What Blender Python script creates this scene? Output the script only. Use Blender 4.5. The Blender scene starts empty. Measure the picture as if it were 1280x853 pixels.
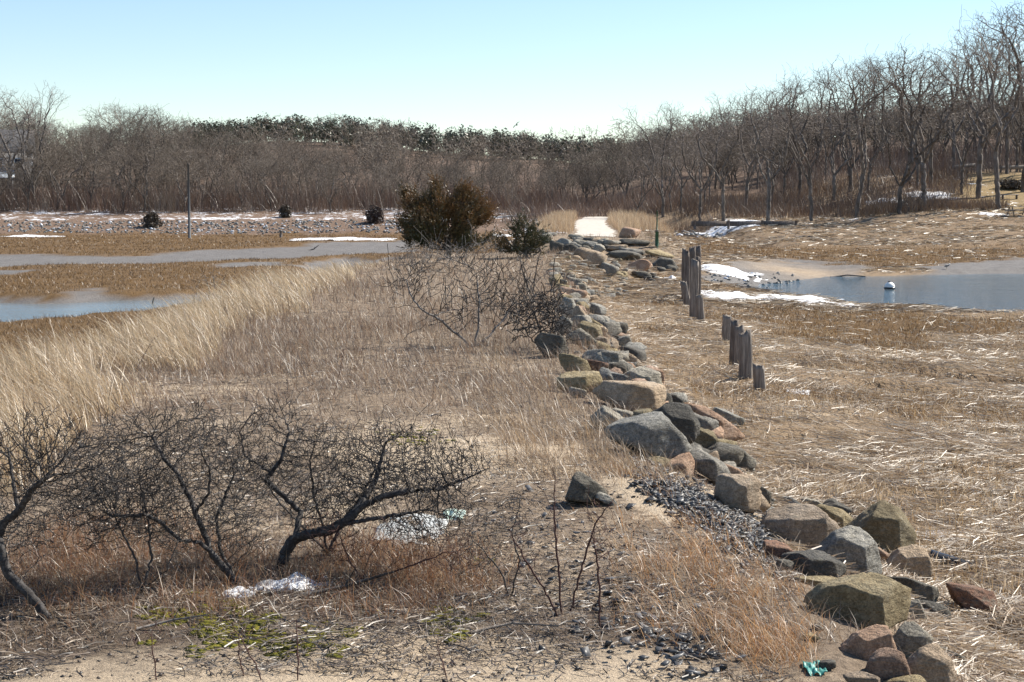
import bpy, bmesh, math, random
import numpy as np
from mathutils import Vector, Matrix

# ------------------------------------------------------------------ camera, sky, sun, exposure
scene = bpy.context.scene
col = scene.collection
PW, PH, F, HY = 1280.0, 853.0, 1970.0, 240.0
PITCH = math.atan((PH / 2 - HY) / F)
CAMZ = 3.0
cam = bpy.data.cameras.new('camera')
cam.sensor_width = 36.0
cam.lens = 36.0 * F / PW
cam.clip_start, cam.clip_end = 0.1, 6000
cam_o = bpy.data.objects.new('camera', cam)
cam_o.location = (0, 0, CAMZ)
cam_o.rotation_euler = (math.pi / 2 - PITCH, 0, 0)
col.objects.link(cam_o)
scene.camera = cam_o

SUN_EL, SUN_AZ = math.radians(43), math.radians(62)      # azimuth clockwise from +Y
world = bpy.data.worlds.new('World')
scene.world = world
world.use_nodes = True
wn = world.node_tree
wn.nodes.clear()
sky = wn.nodes.new('ShaderNodeTexSky')
sky.sky_type = 'NISHITA'
sky.sun_disc = False
sky.sun_elevation, sky.sun_rotation = SUN_EL, SUN_AZ
sky.air_density, sky.dust_density, sky.ozone_density = 1.0, 0.0, 3.0
sky.altitude = 0
bg = wn.nodes.new('ShaderNodeBackground')
bg.inputs['Strength'].default_value = 0.082
wo = wn.nodes.new('ShaderNodeOutputWorld')
wn.links.new(sky.outputs[0], bg.inputs[0])
wn.links.new(bg.outputs[0], wo.inputs[0])
sl = bpy.data.lights.new('sun', 'SUN')
sl.energy, sl.angle, sl.color = 5.0, math.radians(0.53), (1.0, 0.93, 0.82)
so = bpy.data.objects.new('sun', sl)
sd = Vector((math.sin(SUN_AZ) * math.cos(SUN_EL), math.cos(SUN_AZ) * math.cos(SUN_EL), math.sin(SUN_EL)))
so.rotation_euler = sd.to_track_quat('Z', 'Y').to_euler()
so.location = (30, 20, 60)
col.objects.link(so)
scene.view_settings.view_transform = 'Standard'
scene.view_settings.look = 'None'
scene.view_settings.exposure = 0.95
scene.view_settings.gamma = 1.0
scene.view_settings.use_curve_mapping = False
scene.render.engine = 'CYCLES'

# ------------------------------------------------------------------ helpers: numbers
R = np.random.default_rng
CP, SP = math.cos(PITCH), math.sin(PITCH)

def ray(px, py):
    a, b = (np.asarray(px, float) - PW / 2) / F, -(np.asarray(py, float) - PH / 2) / F
    return np.stack([a, CP + b * SP, -SP + b * CP], -1)

def at(px, py, z):
    d = ray(px, py)
    t = (z - CAMZ) / d[..., 2]
    return d[..., 0] * t, d[..., 1] * t

def at_y(px, py, y):
    d = ray(px, py)
    t = y / d[..., 1]
    return np.stack([d[..., 0] * t, d[..., 1] * t, CAMZ + d[..., 2] * t], -1)

def px_of(x, y, z):
    dz = z - CAMZ
    f = y * CP - dz * SP
    u = y * SP + dz * CP
    return PW / 2 + F * x / f, PH / 2 - F * u / f

def S(t):
    t = np.clip(t, 0, 1)
    return t * t * (3 - 2 * t)

def _hash(ix, iy, iz, seed):
    h = (ix.astype(np.int64) * 374761393 + iy.astype(np.int64) * 668265263 + iz.astype(np.int64) * 1274126177 + seed * 974711) & 0xffffffff
    h = ((h ^ (h >> 13)) * 1103515245) & 0xffffffff
    h = ((h ^ (h >> 15)) * 69069) & 0xffffffff
    return ((h ^ (h >> 16)) & 0xffff) / 65535.0 * 2 - 1

def vnoise(x, y, z=None, seed=0):
    x = np.asarray(x, float); y = np.asarray(y, float)
    z = np.zeros_like(x) if z is None else np.asarray(z, float)
    ix, iy, iz = np.floor(x), np.floor(y), np.floor(z)
    fx, fy, fz = S(x - ix), S(y - iy), S(z - iz)
    o = 0
    for a in (0, 1):
        for b in (0, 1):
            for c in (0, 1):
                o = o + _hash(ix + a, iy + b, iz + c, seed) * (fx if a else 1 - fx) * (fy if b else 1 - fy) * (fz if c else 1 - fz)
    return o

def fbm(x, y, z=None, seed=0, o=3):
    r, a, f = 0, 1.0, 1.0
    for k in range(o):
        r = r + a * vnoise(np.asarray(x) * f, np.asarray(y) * f, None if z is None else np.asarray(z) * f, seed + k)
        a *= .5; f *= 2.03
    return r

def poly_sd(x, y, P):
    """signed distance to polygon, negative inside"""
    d = np.full(x.shape, 1e9); ins = np.zeros(x.shape, bool)
    n = len(P)
    for i in range(n):
        ax, ay = P[i]; bx, by = P[(i + 1) % n]
        ex, ey = bx - ax, by - ay
        t = np.clip(((x - ax) * ex + (y - ay) * ey) / (ex * ex + ey * ey + 1e-12), 0, 1)
        d = np.minimum(d, np.hypot(x - ax - t * ex, y - ay - t * ey))
        c = ((ay > y) != (by > y)) & (x < ex * (y - ay) / (by - ay + 1e-12) + ax)
        ins ^= c
    return np.where(ins, -d, d)

def wpoly(pts, z):
    return [tuple(float(v) for v in at(px, py, z)) for px, py in pts]

# ------------------------------------------------------------------ landform
TXL = np.array([(-60, -7), (0, -7), (22, -7), (50, -7.4), (58, -6.6), (68, -5.2), (80, -4.5), (92, -1.5), (104, 1.2), (125, 2.0), (185, 5.5), (260, 9)])
TXR = np.array([(-60, 2.2), (0, 2.0), (10.5, 1.8), (18, 1.15), (32, 1.0), (50, 1.0), (62, 1.0), (72, 2.2), (84, 4.5), (97, 8.5), (104, 9.3), (125, 11), (185, 14), (260, 18)])
xL = lambda y: np.interp(y, TXL[:, 0], TXL[:, 1])
xR = lambda y: np.interp(y, TXR[:, 0], TXR[:, 1])
WR, WLF = -2.05, -2.25          # water levels, right pool and left creek
POOL = wpoly([(915, 364), (960, 357), (1000, 352), (1060, 347), (1130, 345), (1280, 343), (1600, 343), (1600, 412), (1280, 402), (1230, 396), (1180, 391), (1110, 387), (1060, 380), (960, 372)], WR)
CREEK = wpoly([(-500, 369), (-200, 373), (0, 379), (60, 381), (150, 377), (235, 374), (330, 366), (345, 370), (300, 380), (240, 386), (200, 391), (100, 403), (0, 413), (-200, 430), (-500, 455)], WLF)
MUDL = [wpoly(p, -1.9) for p in (
    [(-400, 322), (0, 318), (150, 320), (300, 312), (420, 303), (520, 301), (520, 315), (400, 320), (330, 324), (250, 329), (160, 331), (90, 333), (0, 336), (-400, 352)],
    [(-50, 341), (40, 340), (70, 342), (0, 346), (-50, 347)],
    [(275, 333), (345, 331), (350, 334), (280, 337)],
    [(70, 370), (100, 364), (150, 360), (145, 364), (110, 370)],
    [(383, 332), (440, 327), (500, 322), (505, 330), (450, 338), (430, 350), (390, 348)])]
CHAN = wpoly([(381, 331), (430, 324), (470, 328), (440, 336), (415, 350), (390, 349)], -2.1)
MUDR = [wpoly(p, -1.75) for p in (
    [(880, 356), (905, 342), (945, 332), (985, 326), (1045, 328), (1068, 336), (1060, 347), (990, 353), (930, 364), (885, 364)],
    [(1150, 336), (1200, 329), (1280, 324), (1600, 318), (1600, 345), (1280, 343), (1150, 345)])]
SPR = [wpoly(p, -1.65) for p in (
    [(830, 312), (880, 302), (1000, 300), (1130, 296), (1280, 290), (1600, 285), (1600, 325), (1280, 330), (1050, 335), (950, 325), (870, 326)],
    [(880, 382), (1000, 386), (1130, 390), (1280, 398), (1600, 404), (1600, 425), (1280, 414), (1150, 432), (1060, 452), (985, 440), (930, 415), (890, 398)])]
HOLLOWS = [(*[float(q) for q in at(px, py, -1.5)], rx, ry, d) for px, py, rx, ry, d in ((1215, 468, 2.4, 1.1, .30), (1265, 474, 1.6, .8, .25), (1105, 489, 1.2, .5, .16), (1150, 502, .7, .5, .12), (1030, 412, 2.2, 1.0, .14), (1130, 404, 3.5, 1.0, .2), (1180, 410, 3, 1.0, .16), (960, 400, 1.5, .8, .1))]
TL = np.array([(-60, -9), (172, -9), (178, -1.75), (188, -0.4), (205, 0.9), (240, 2.5), (300, 7), (420, 16.5), (520, 14), (900, 4), (4000, 2)])
TR = np.array([(-60, -9), (126, -9), (132, -1.6), (140, -1.25), (155, -0.5), (168, 0.1), (200, 2.0), (260, 7), (320, 9.5), (450, 10.5), (900, 4), (4000, 2)])
TF = np.array([(-60, -9), (126, -9), (132, -1.5), (145, -0.9), (160, 0.5), (172, 1.6), (200, 5.5), (260, 12.5), (320, 17), (450, 15), (900, 4), (4000, 2)])

def dike_h(y):
    return -1.0 * S((y - 78) / 7) * (1 - S((y - 96) / 6)) + 0.05 * np.sin(y * .13)

def height(x, y, fine=True):
    x = np.asarray(x, float); y = np.asarray(y, float)
    x, y = np.broadcast_arrays(x, y)
    a, b = xL(y), xR(y)
    left = x < (a + b) / 2
    ml = -1.82 + 0.10 * fbm(x * .12, y * .12, seed=3, o=2)
    xf = b + 3.0
    mr = -1.2 - 0.42 * S((x - xf) / 10) - 0.12 * S((y - 50) / 40) + 0.08 * fbm(x * .5, y * .6, seed=5, o=2) + 0.05 * vnoise(x * .15, y * .15, seed=8)
    for qx, qy, rx, ry, d in HOLLOWS: mr = mr - d * np.exp(-(((x - qx) / rx) ** 2 + ((y - qy) / ry) ** 2) ** 2)
    m = np.where(left, ml, mr)
    # mud flats lie lower
    for P in MUDL[:1] + MUDL[2:3]:
        m = m - 0.12 * (1 - S((poly_sd(x, y, P) + 1) / 1.5))
    for P in MUDR[:1]:
        m = m - 0.22 * (1 - S((poly_sd(x, y, P) + 2) / 3))
    wob = 0.6 * vnoise(x * .45, y * .45, seed=11) + 0.3 * vnoise(x * 1.3, y * 1.3, seed=12)
    sdp = poly_sd(x, y, POOL) + wob
    m = np.where(sdp < 2.5, np.minimum(m, WR - 0.06 - 0.25 * S(-sdp / 4) + (m - WR + 0.06) * S(sdp / 2.5)), m)
    sdc = poly_sd(x, y, CREEK) + wob * .7
    m = np.where(sdc < 1.5, np.minimum(m, WLF - 0.06 - 0.3 * S(-sdc / 4) + (m - WLF + 0.06) * S(sdc / 1.5)), m)
    sdh = poly_sd(x, y, CHAN) + wob * .5
    m = np.where(sdh < .8, m - 0.3 * (1 - S((sdh + .6) / 1.4)), m)
    # far shores
    hf = np.interp(x, [-400, -150, -62, -45, -26, 0, 26, 60, 100, 400], [.4, .55, 1, .98, .85, .74, .62, .7, 1, .5])
    hf = 1 + (hf - 1) * S((y - 210) / 160)
    wl = y + 2.0 * vnoise(x * .06, y * .02, seed=21)
    l_ = np.interp(wl, TL[:, 0], TL[:, 1]); l_ = np.where(l_ > 0, l_ * hf, l_)
    r_ = np.interp(wl, TR[:, 0], TR[:, 1]); f_ = np.interp(wl, TF[:, 0], TF[:, 1])
    k1, k2 = S((x - 10) / 14), S((x - 30) / 18)
    f_ = np.where(f_ > 5, 5 + (f_ - 5) * np.interp(x, [40, 58, 104, 300], [.55, .68, 1, 1]), f_)
    sh = (l_ * (1 - k1) + r_ * k1) * (1 - k2) + f_ * k2
    m = np.maximum(m, sh)
    # the dike
    t = np.maximum((x - b) / 3.0, (a - x) / 2.6)
    top = np.maximum(dike_h(y), m)
    e = m + (top - m) * (1 - S(t * .92 + .04 * vnoise(x * .7, y * .7, seed=14)))
    e = np.where(y > 215, m, e)
    e = e + (0.045 * fbm(x * .9, y * .9, seed=30, o=3) + 0.018 * fbm(x * 4, y * 4, seed=33, o=2)) * (y < 60) * (1 - S((y - 40) / 20)) * 1.0
    e = e + 0.05 * fbm(x * 1.1, y * 1.1, seed=36, o=2) * S((y - 40) / 20) * (sdp > .5) * (sdc > .3)
    return e

def hit(px, py):
    """where a sight line meets the ground"""
    d = ray(px, py)
    n = d.reshape(-1, 3)
    ts = np.geomspace(6, 420, 900)
    out = np.zeros_like(n)
    for i, v in enumerate(n):
        P = v[None, :] * ts[:, None]
        z = P[:, 2] + CAMZ
        g = height(P[:, 0], P[:, 1])
        k = np.argmax(z <= g)
        if z[k] > g[k]: k = len(ts) - 1
        k0 = max(k - 1, 0)
        a, b = z[k0] - g[k0], z[k] - g[k]
        t = ts[k0] + (ts[k] - ts[k0]) * (a / (a - b) if a != b else 0)
        out[i] = (v[0] * t, v[1] * t, CAMZ + v[2] * t)
    return out.reshape(d.shape)

def h1(x, y):
    return float(height(np.array([x]), np.array([y]))[0])

# ------------------------------------------------------------------ helpers: meshes and objects
def mesh_np(name, V, faces, colr=None, smooth=False, fl=None):
    """faces: list of int arrays, each (n, k)"""
    me = bpy.data.meshes.new(name)
    V = np.asarray(V, np.float32)
    me.vertices.add(len(V)); me.vertices.foreach_set('co', V.ravel())
    faces = [np.asarray(f, np.int32) for f in faces if len(f)]
    nl = sum(f.size for f in faces); nf = sum(len(f) for f in faces)
    me.loops.add(nl); me.loops.foreach_set('vertex_index', np.concatenate([f.ravel() for f in faces]))
    me.polygons.add(nf)
    sizes = np.concatenate([np.full(len(f), f.shape[1], np.int32) for f in faces])
    me.polygons.foreach_set('loop_start', np.concatenate([[0], np.cumsum(sizes)[:-1]]).astype(np.int32))
    if smooth: me.polygons.foreach_set('use_smooth', np.ones(nf, bool))
    me.update(calc_edges=True)
    if colr is not None:
        c = np.ones((len(V), 4), np.float32); c[:, :3] = colr
        me.attributes.new('col', 'FLOAT_COLOR', 'POINT').data.foreach_set('color', c.ravel())
    for k, v in (fl or {}).items():
        me.attributes.new(k, 'FLOAT', 'POINT').data.foreach_set('value', np.asarray(v, np.float32))
    return me

def obj(name, me, m=None, parent=None, loc=None):
    o = bpy.data.objects.new(name, me)
    col.objects.link(o)
    if m is not None and me is not None:
        if not me.materials: me.materials.append(m)
    if parent: o.parent = parent
    if loc is not None: o.location = loc
    return o

def tag(o, label, cat=None, group=None, kind=None):
    o['label'] = label
    if cat: o['category'] = cat
    if group: o['group'] = group
    if kind: o['kind'] = kind
    return o

def empty(name, loc, rz=0.0, sc=1.0):
    o = bpy.data.objects.new(name, None)
    o.empty_display_size = .2
    o.location = loc; o.rotation_euler = (0, 0, rz); o.scale = (sc, sc, sc)
    col.objects.link(o)
    return o

class MB:
    """collects boxes, prisms and tubes into one mesh"""
    def __init__(s): s.V = []; s.Fc = {}; s.n = 0
    def add(s, V, fs):
        V = np.asarray(V, float)
        for f in fs: s.Fc.setdefault(len(f), []).append([i + s.n for i in f])
        s.V.append(V); s.n += len(V); return s
    def box(s, c, d, rot=None, tap=1.0):
        v = np.array([(sx, sy, sz) for sz in (-.5, .5) for sx, sy in ((-.5, -.5), (.5, -.5), (.5, .5), (-.5, .5))])
        v[4:, :2] *= tap
        v = v * np.array(d)
        if rot is not None: v = v @ np.array(rot).T
        return s.add(v + np.array(c), [(3, 2, 1, 0), (4, 5, 6, 7), (0, 1, 5, 4), (1, 2, 6, 5), (2, 3, 7, 6), (3, 0, 4, 7)])
    def tube(s, pts, rad, n=8, cap=True):
        pts = np.asarray(pts, float); rad = np.broadcast_to(rad, (len(pts),))
        base = []
        for i, p in enumerate(pts):
            d = pts[min(i + 1, len(pts) - 1)] - pts[max(i - 1, 0)]; d = d / (np.linalg.norm(d) + 1e-9)
            r = np.array((1, .13, 0)) if abs(d[2]) > .7 else np.array((0, .1, 1))
            u = np.cross(d, r); u /= np.linalg.norm(u); v = np.cross(d, u)
            for k in range(n):
                a = 2 * math.pi * k / n; base.append(p + rad[i] * (u * math.cos(a) + v * math.sin(a)))
        fs = [(i * n + k, i * n + (k + 1) % n, (i + 1) * n + (k + 1) % n, (i + 1) * n + k) for i in range(len(pts) - 1) for k in range(n)]
        if cap: fs += [tuple(range(n)), tuple(range((len(pts) - 1) * n, len(pts) * n))[::-1]]
        return s.add(base, fs)
    def mesh(s, name, smooth=False):
        return mesh_np(name, np.concatenate(s.V), list(s.Fc.values()), smooth=smooth)
    def build(s, name, m, parent=None, smooth=False, loc=None):
        return obj(name, s.mesh(name, smooth), m, parent, loc)

def rotm(ax, a):
    return np.array(Matrix.Rotation(a, 3, ax))

# ------------------------------------------------------------------ materials
def new_mat(name):
    m = bpy.data.materials.new(name); m.use_nodes = True
    nt = m.node_tree; nt.nodes.clear()
    out = nt.nodes.new('ShaderNodeOutputMaterial')
    return m, nt, out

def N(nt, t, **kw):
    n = nt.nodes.new('ShaderNode' + t)
    for k, v in kw.items():
        if k in n.inputs: n.inputs[k].default_value = v
        else: setattr(n, k, v)
    return n

def ramp(nt, src, stops):
    r = nt.nodes.new('ShaderNodeValToRGB')
    cr = r.color_ramp
    while len(cr.elements) < len(stops): cr.elements.new(.5)
    for e, (p, c) in zip(cr.elements, stops):
        e.position = p; e.color = (*c, 1) if len(c) == 3 else c
    nt.links.new(src, r.inputs[0]); return r.outputs[0]

def mixc(nt, fac, a, b, mode='MIX'):
    m = nt.nodes.new('ShaderNodeMix'); m.data_type = 'RGBA'; m.blend_type = mode
    for s, v in ((0, fac), (6, a), (7, b)):
        if hasattr(v, 'links'): nt.links.new(v, m.inputs[s])
        else: m.inputs[s].default_value = v if s == 0 else (*v, 1)
    return m.outputs[2]

def math_(nt, op, a, b=None, clamp=False):
    m = nt.nodes.new('ShaderNodeMath'); m.operation = op; m.use_clamp = clamp
    for i, v in enumerate((a, b)):
        if v is None: continue
        if hasattr(v, 'links'): nt.links.new(v, m.inputs[i])
        else: m.inputs[i].default_value = v
    return m.outputs[0]

def noise(nt, vec, scale, detail=4, rough=.6):
    n = N(nt, 'TexNoise', Scale=scale, Detail=detail, Roughness=rough)
    if vec is not None: nt.links.new(vec, n.inputs['Vector'])
    return n.outputs['Fac']

def bump(nt, h, strength, dist):
    b = N(nt, 'Bump', Strength=strength, Distance=dist)
    nt.links.new(h, b.inputs['Height']); return b.outputs[0]

def princ(nt, out, c, rough=.9, nrm=None, spec=.2):
    p = N(nt, 'BsdfPrincipled')
    if hasattr(c, 'links'): nt.links.new(c, p.inputs['Base Color'])
    else: p.inputs['Base Color'].default_value = (*c, 1)
    if hasattr(rough, 'links'): nt.links.new(rough, p.inputs['Roughness'])
    else: p.inputs['Roughness'].default_value = rough
    p.inputs['Specular IOR Level'].default_value = spec
    if nrm is not None: nt.links.new(nrm, p.inputs['Normal'])
    nt.links.new(p.outputs[0], out.inputs[0]); return p

def mat_blades(name, trans=.3, rough=.8):
    m, nt, out = new_mat(name)
    a = N(nt, 'Attribute', attribute_name='col')
    d = N(nt, 'BsdfDiffuse', Roughness=rough); t = N(nt, 'BsdfTranslucent')
    g = N(nt, 'BsdfGlossy', Roughness=.45); g.inputs['Color'].default_value = (1, 1, 1, 1)
    nt.links.new(a.outputs['Color'], d.inputs['Color']); nt.links.new(a.outputs['Color'], t.inputs['Color'])
    mx = N(nt, 'MixShader'); mx.inputs[0].default_value = trans
    nt.links.new(d.outputs[0], mx.inputs[1]); nt.links.new(t.outputs[0], mx.inputs[2])
    m2 = N(nt, 'MixShader'); m2.inputs[0].default_value = .05
    nt.links.new(mx.outputs[0], m2.inputs[1]); nt.links.new(g.outputs[0], m2.inputs[2])
    nt.links.new(m2.outputs[0], out.inputs[0]); return m

def mat_noise(name, c1, c2, scale=8, rough=.9, bs=.5, bd=.02, bscale=None, stretch=None, spec=.2, rnd=.0, c3=None):
    m, nt, out = new_mat(name)
    tc = N(nt, 'TexCoord'); v = tc.outputs['Object']
    if stretch:
        mp = N(nt, 'Mapping'); mp.inputs['Scale'].default_value = stretch
        nt.links.new(v, mp.inputs[0]); v = mp.outputs[0]
    f = noise(nt, v, scale, 5, .65)
    st = [(.3, c1), (.7, c2)] if c3 is None else [(.28, c1), (.5, c2), (.72, c3)]
    c = ramp(nt, f, st)
    if rnd:
        oi = N(nt, 'ObjectInfo')
        c = mixc(nt, 1.0, c, ramp(nt, oi.outputs['Random'], [(0, (1 - rnd,) * 3), (1, (1 + rnd, 1 + rnd * .95, 1 + rnd * .9))]), 'MULTIPLY')
    b = bump(nt, noise(nt, v, bscale or scale * 4, 6, .7), bs, bd)
    princ(nt, out, c, rough, b, spec); return m

def mat_rock(name, ca, cb, cc, spots=(.07, .07, .065), wet=.0):
    m, nt, out = new_mat(name)
    tc = N(nt, 'TexCoord'); oi = N(nt, 'ObjectInfo')
    ad = N(nt, 'VectorMath', operation='ADD')
    sc = N(nt, 'VectorMath', operation='SCALE'); sc.inputs['Scale'].default_value = 37.0
    cmb = N(nt, 'CombineXYZ'); nt.links.new(oi.outputs['Random'], cmb.inputs[0]); nt.links.new(oi.outputs['Random'], cmb.inputs[1])
    nt.links.new(cmb.outputs[0], sc.inputs[0]); nt.links.new(tc.outputs['Object'], ad.inputs[0]); nt.links.new(sc.outputs[0], ad.inputs[1])
    v = ad.outputs[0]
    c = ramp(nt, noise(nt, v, 3.0, 5, .62), [(.3, ca), (.5, cb), (.72, cc)])
    f2 = noise(nt, v, 22, 5, .7)
    c = mixc(nt, ramp(nt, f2, [(.42, (0, 0, 0)), (.6, (.55, .55, .55))]), c, spots)
    f4 = noise(nt, v, 70, 3, .6)
    c = mixc(nt, .75, c, ramp(nt, f4, [(.3, (.5, .5, .5)), (.7, (1.4, 1.4, 1.4))]), 'MULTIPLY')
    lich = noise(nt, v, 6.5, 4, .7)
    c = mixc(nt, ramp(nt, lich, [(.6, (0, 0, 0)), (.72, (.55, .55, .55))]), c, (.36, .34, .27))
    c = mixc(nt, 1.0, c, ramp(nt, oi.outputs['Random'], [(0, (.78, .78, .8)), (1, (1.18, 1.14, 1.08))]), 'MULTIPLY')
    mp = N(nt, 'Mapping'); mp.inputs['Scale'].default_value = (1, 1, 3.2); mp.inputs['Rotation'].default_value = (.4, .3, 0)
    nt.links.new(v, mp.inputs[0])
    h = math_(nt, 'ADD', noise(nt, mp.outputs[0], 5, 8, .68), math_(nt, 'MULTIPLY', f2, .5))
    mp2 = N(nt, 'Mapping'); mp2.inputs['Scale'].default_value = (.6, .6, 5); mp2.inputs['Rotation'].default_value = (.5, .5, .3)
    nt.links.new(v, mp2.inputs[0])
    h = math_(nt, 'ADD', h, math_(nt, 'MULTIPLY', noise(nt, mp2.outputs[0], 3, 4, .6), .3))
    princ(nt, out, c, .9 - wet, bump(nt, h, 1.0, .11), .2 + wet); return m

MR = {
    'grey': mat_rock('rock_grey', (.25, .235, .20), (.38, .355, .30), (.50, .465, .395)),
    'tan': mat_rock('rock_tan', (.34, .26, .18), (.47, .37, .27), (.56, .47, .37), (.22, .17, .12)),
    'pink': mat_rock('rock_pink', (.34, .22, .15), (.47, .33, .24), (.54, .42, .34), (.22, .14, .10)),
    'dark': mat_rock('rock_dark', (.09, .084, .072), (.155, .145, .125), (.25, .23, .195)),
    'olive': mat_rock('rock_olive', (.24, .195, .115), (.36, .30, .185), (.46, .40, .28), (.16, .12, .065)),
    'blue': mat_rock('rock_blue_grey', (.215, .215, .20), (.33, .325, .30), (.44, .425, .38)),
    'rust': mat_rock('rock_rust', (.18, .10, .07), (.28, .16, .11), (.36, .24, .17)),
}
M_BLADE = mat_blades('dry_grass', .35)
M_STRAW = mat_blades('straw_wrack', .15)
M_BRUSH = mat_blades('dead_brush', .1)
M_CHIP = mat_blades('slate_chips', .0, .9)
M_SHRUB = mat_noise('shrub_bark', (.014, .012, .012), (.045, .04, .038), 30, .75, .6, .01, spec=.3, c3=(.12, .112, .108))
M_SHRUB2 = mat_noise('grey_twig_bark', (.07, .06, .055), (.16, .145, .135), 25, .8, .5, .01, c3=(.30, .28, .26))
M_STEM = mat_noise('red_stem_bark', (.05, .025, .025), (.10, .055, .045), 25, .8, .4, .01)
M_BARK = mat_noise('tree_bark', (.06, .05, .043), (.13, .113, .10), 3, .9, .8, .05, 8, (1, 1, .25), rnd=.25, c3=(.27, .245, .225))
M_TWIG = mat_noise('tree_twigs', (.11, .092, .08), (.20, .172, .152), 1.5, .9, .2, .02, rnd=.25, c3=(.36, .325, .295))
M_TWIG2 = mat_noise('wood_twigs', (.095, .076, .06), (.155, .13, .107), .6, .9, .2, .02, rnd=.3, c3=(.30, .265, .23))
M_TIMBER = mat_noise('weathered_timber', (.09, .078, .07), (.22, .19, .165), 5, .9, 1.0, .03, 14, (4, 4, .35), c3=(.38, .34, .30))
M_DTIMBER = mat_noise('dark_timber', (.06, .05, .044), (.15, .125, .11), 5, .9, 1.0, .03, 14, (4, 4, .35), c3=(.28, .245, .215))
M_POLE = mat_noise('pole_wood', (.08, .085, .09), (.15, .155, .16), 4, .85, .5, .02, 12, (3, 3, .2))
M_SNOW = mat_noise('snow', (.34, .29, .23), (.80, .81, .83), 3.5, .6, .8, .04, 25, c3=(.86, .88, .90))
M_MOSS = mat_noise('moss', (.08, .085, .014), (.22, .21, .025), 22, .95, 1.0, .03, 120, c3=(.40, .33, .055))

def mat_water(name, c, bs):
    m, nt, out = new_mat(name)
    tc = N(nt, 'TexCoord'); mp = N(nt, 'Mapping'); mp.inputs['Scale'].default_value = (.8, 1.6, 1)
    mp.inputs['Rotation'].default_value = (0, 0, .35)
    nt.links.new(tc.outputs['Object'], mp.inputs[0])
    h = math_(nt, 'ADD', noise(nt, mp.outputs[0], 2.2, 4, .6), math_(nt, 'MULTIPLY', noise(nt, mp.outputs[0], .35, 3, .5), 1.2))
    princ(nt, out, c, .06, bump(nt, h, bs, .12), .5); return m
M_WATER_L = mat_water('creek_water', (.13, .18, .21), .22)
M_WATER_R = mat_water('pool_water', (.075, .115, .145), .25)

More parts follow.
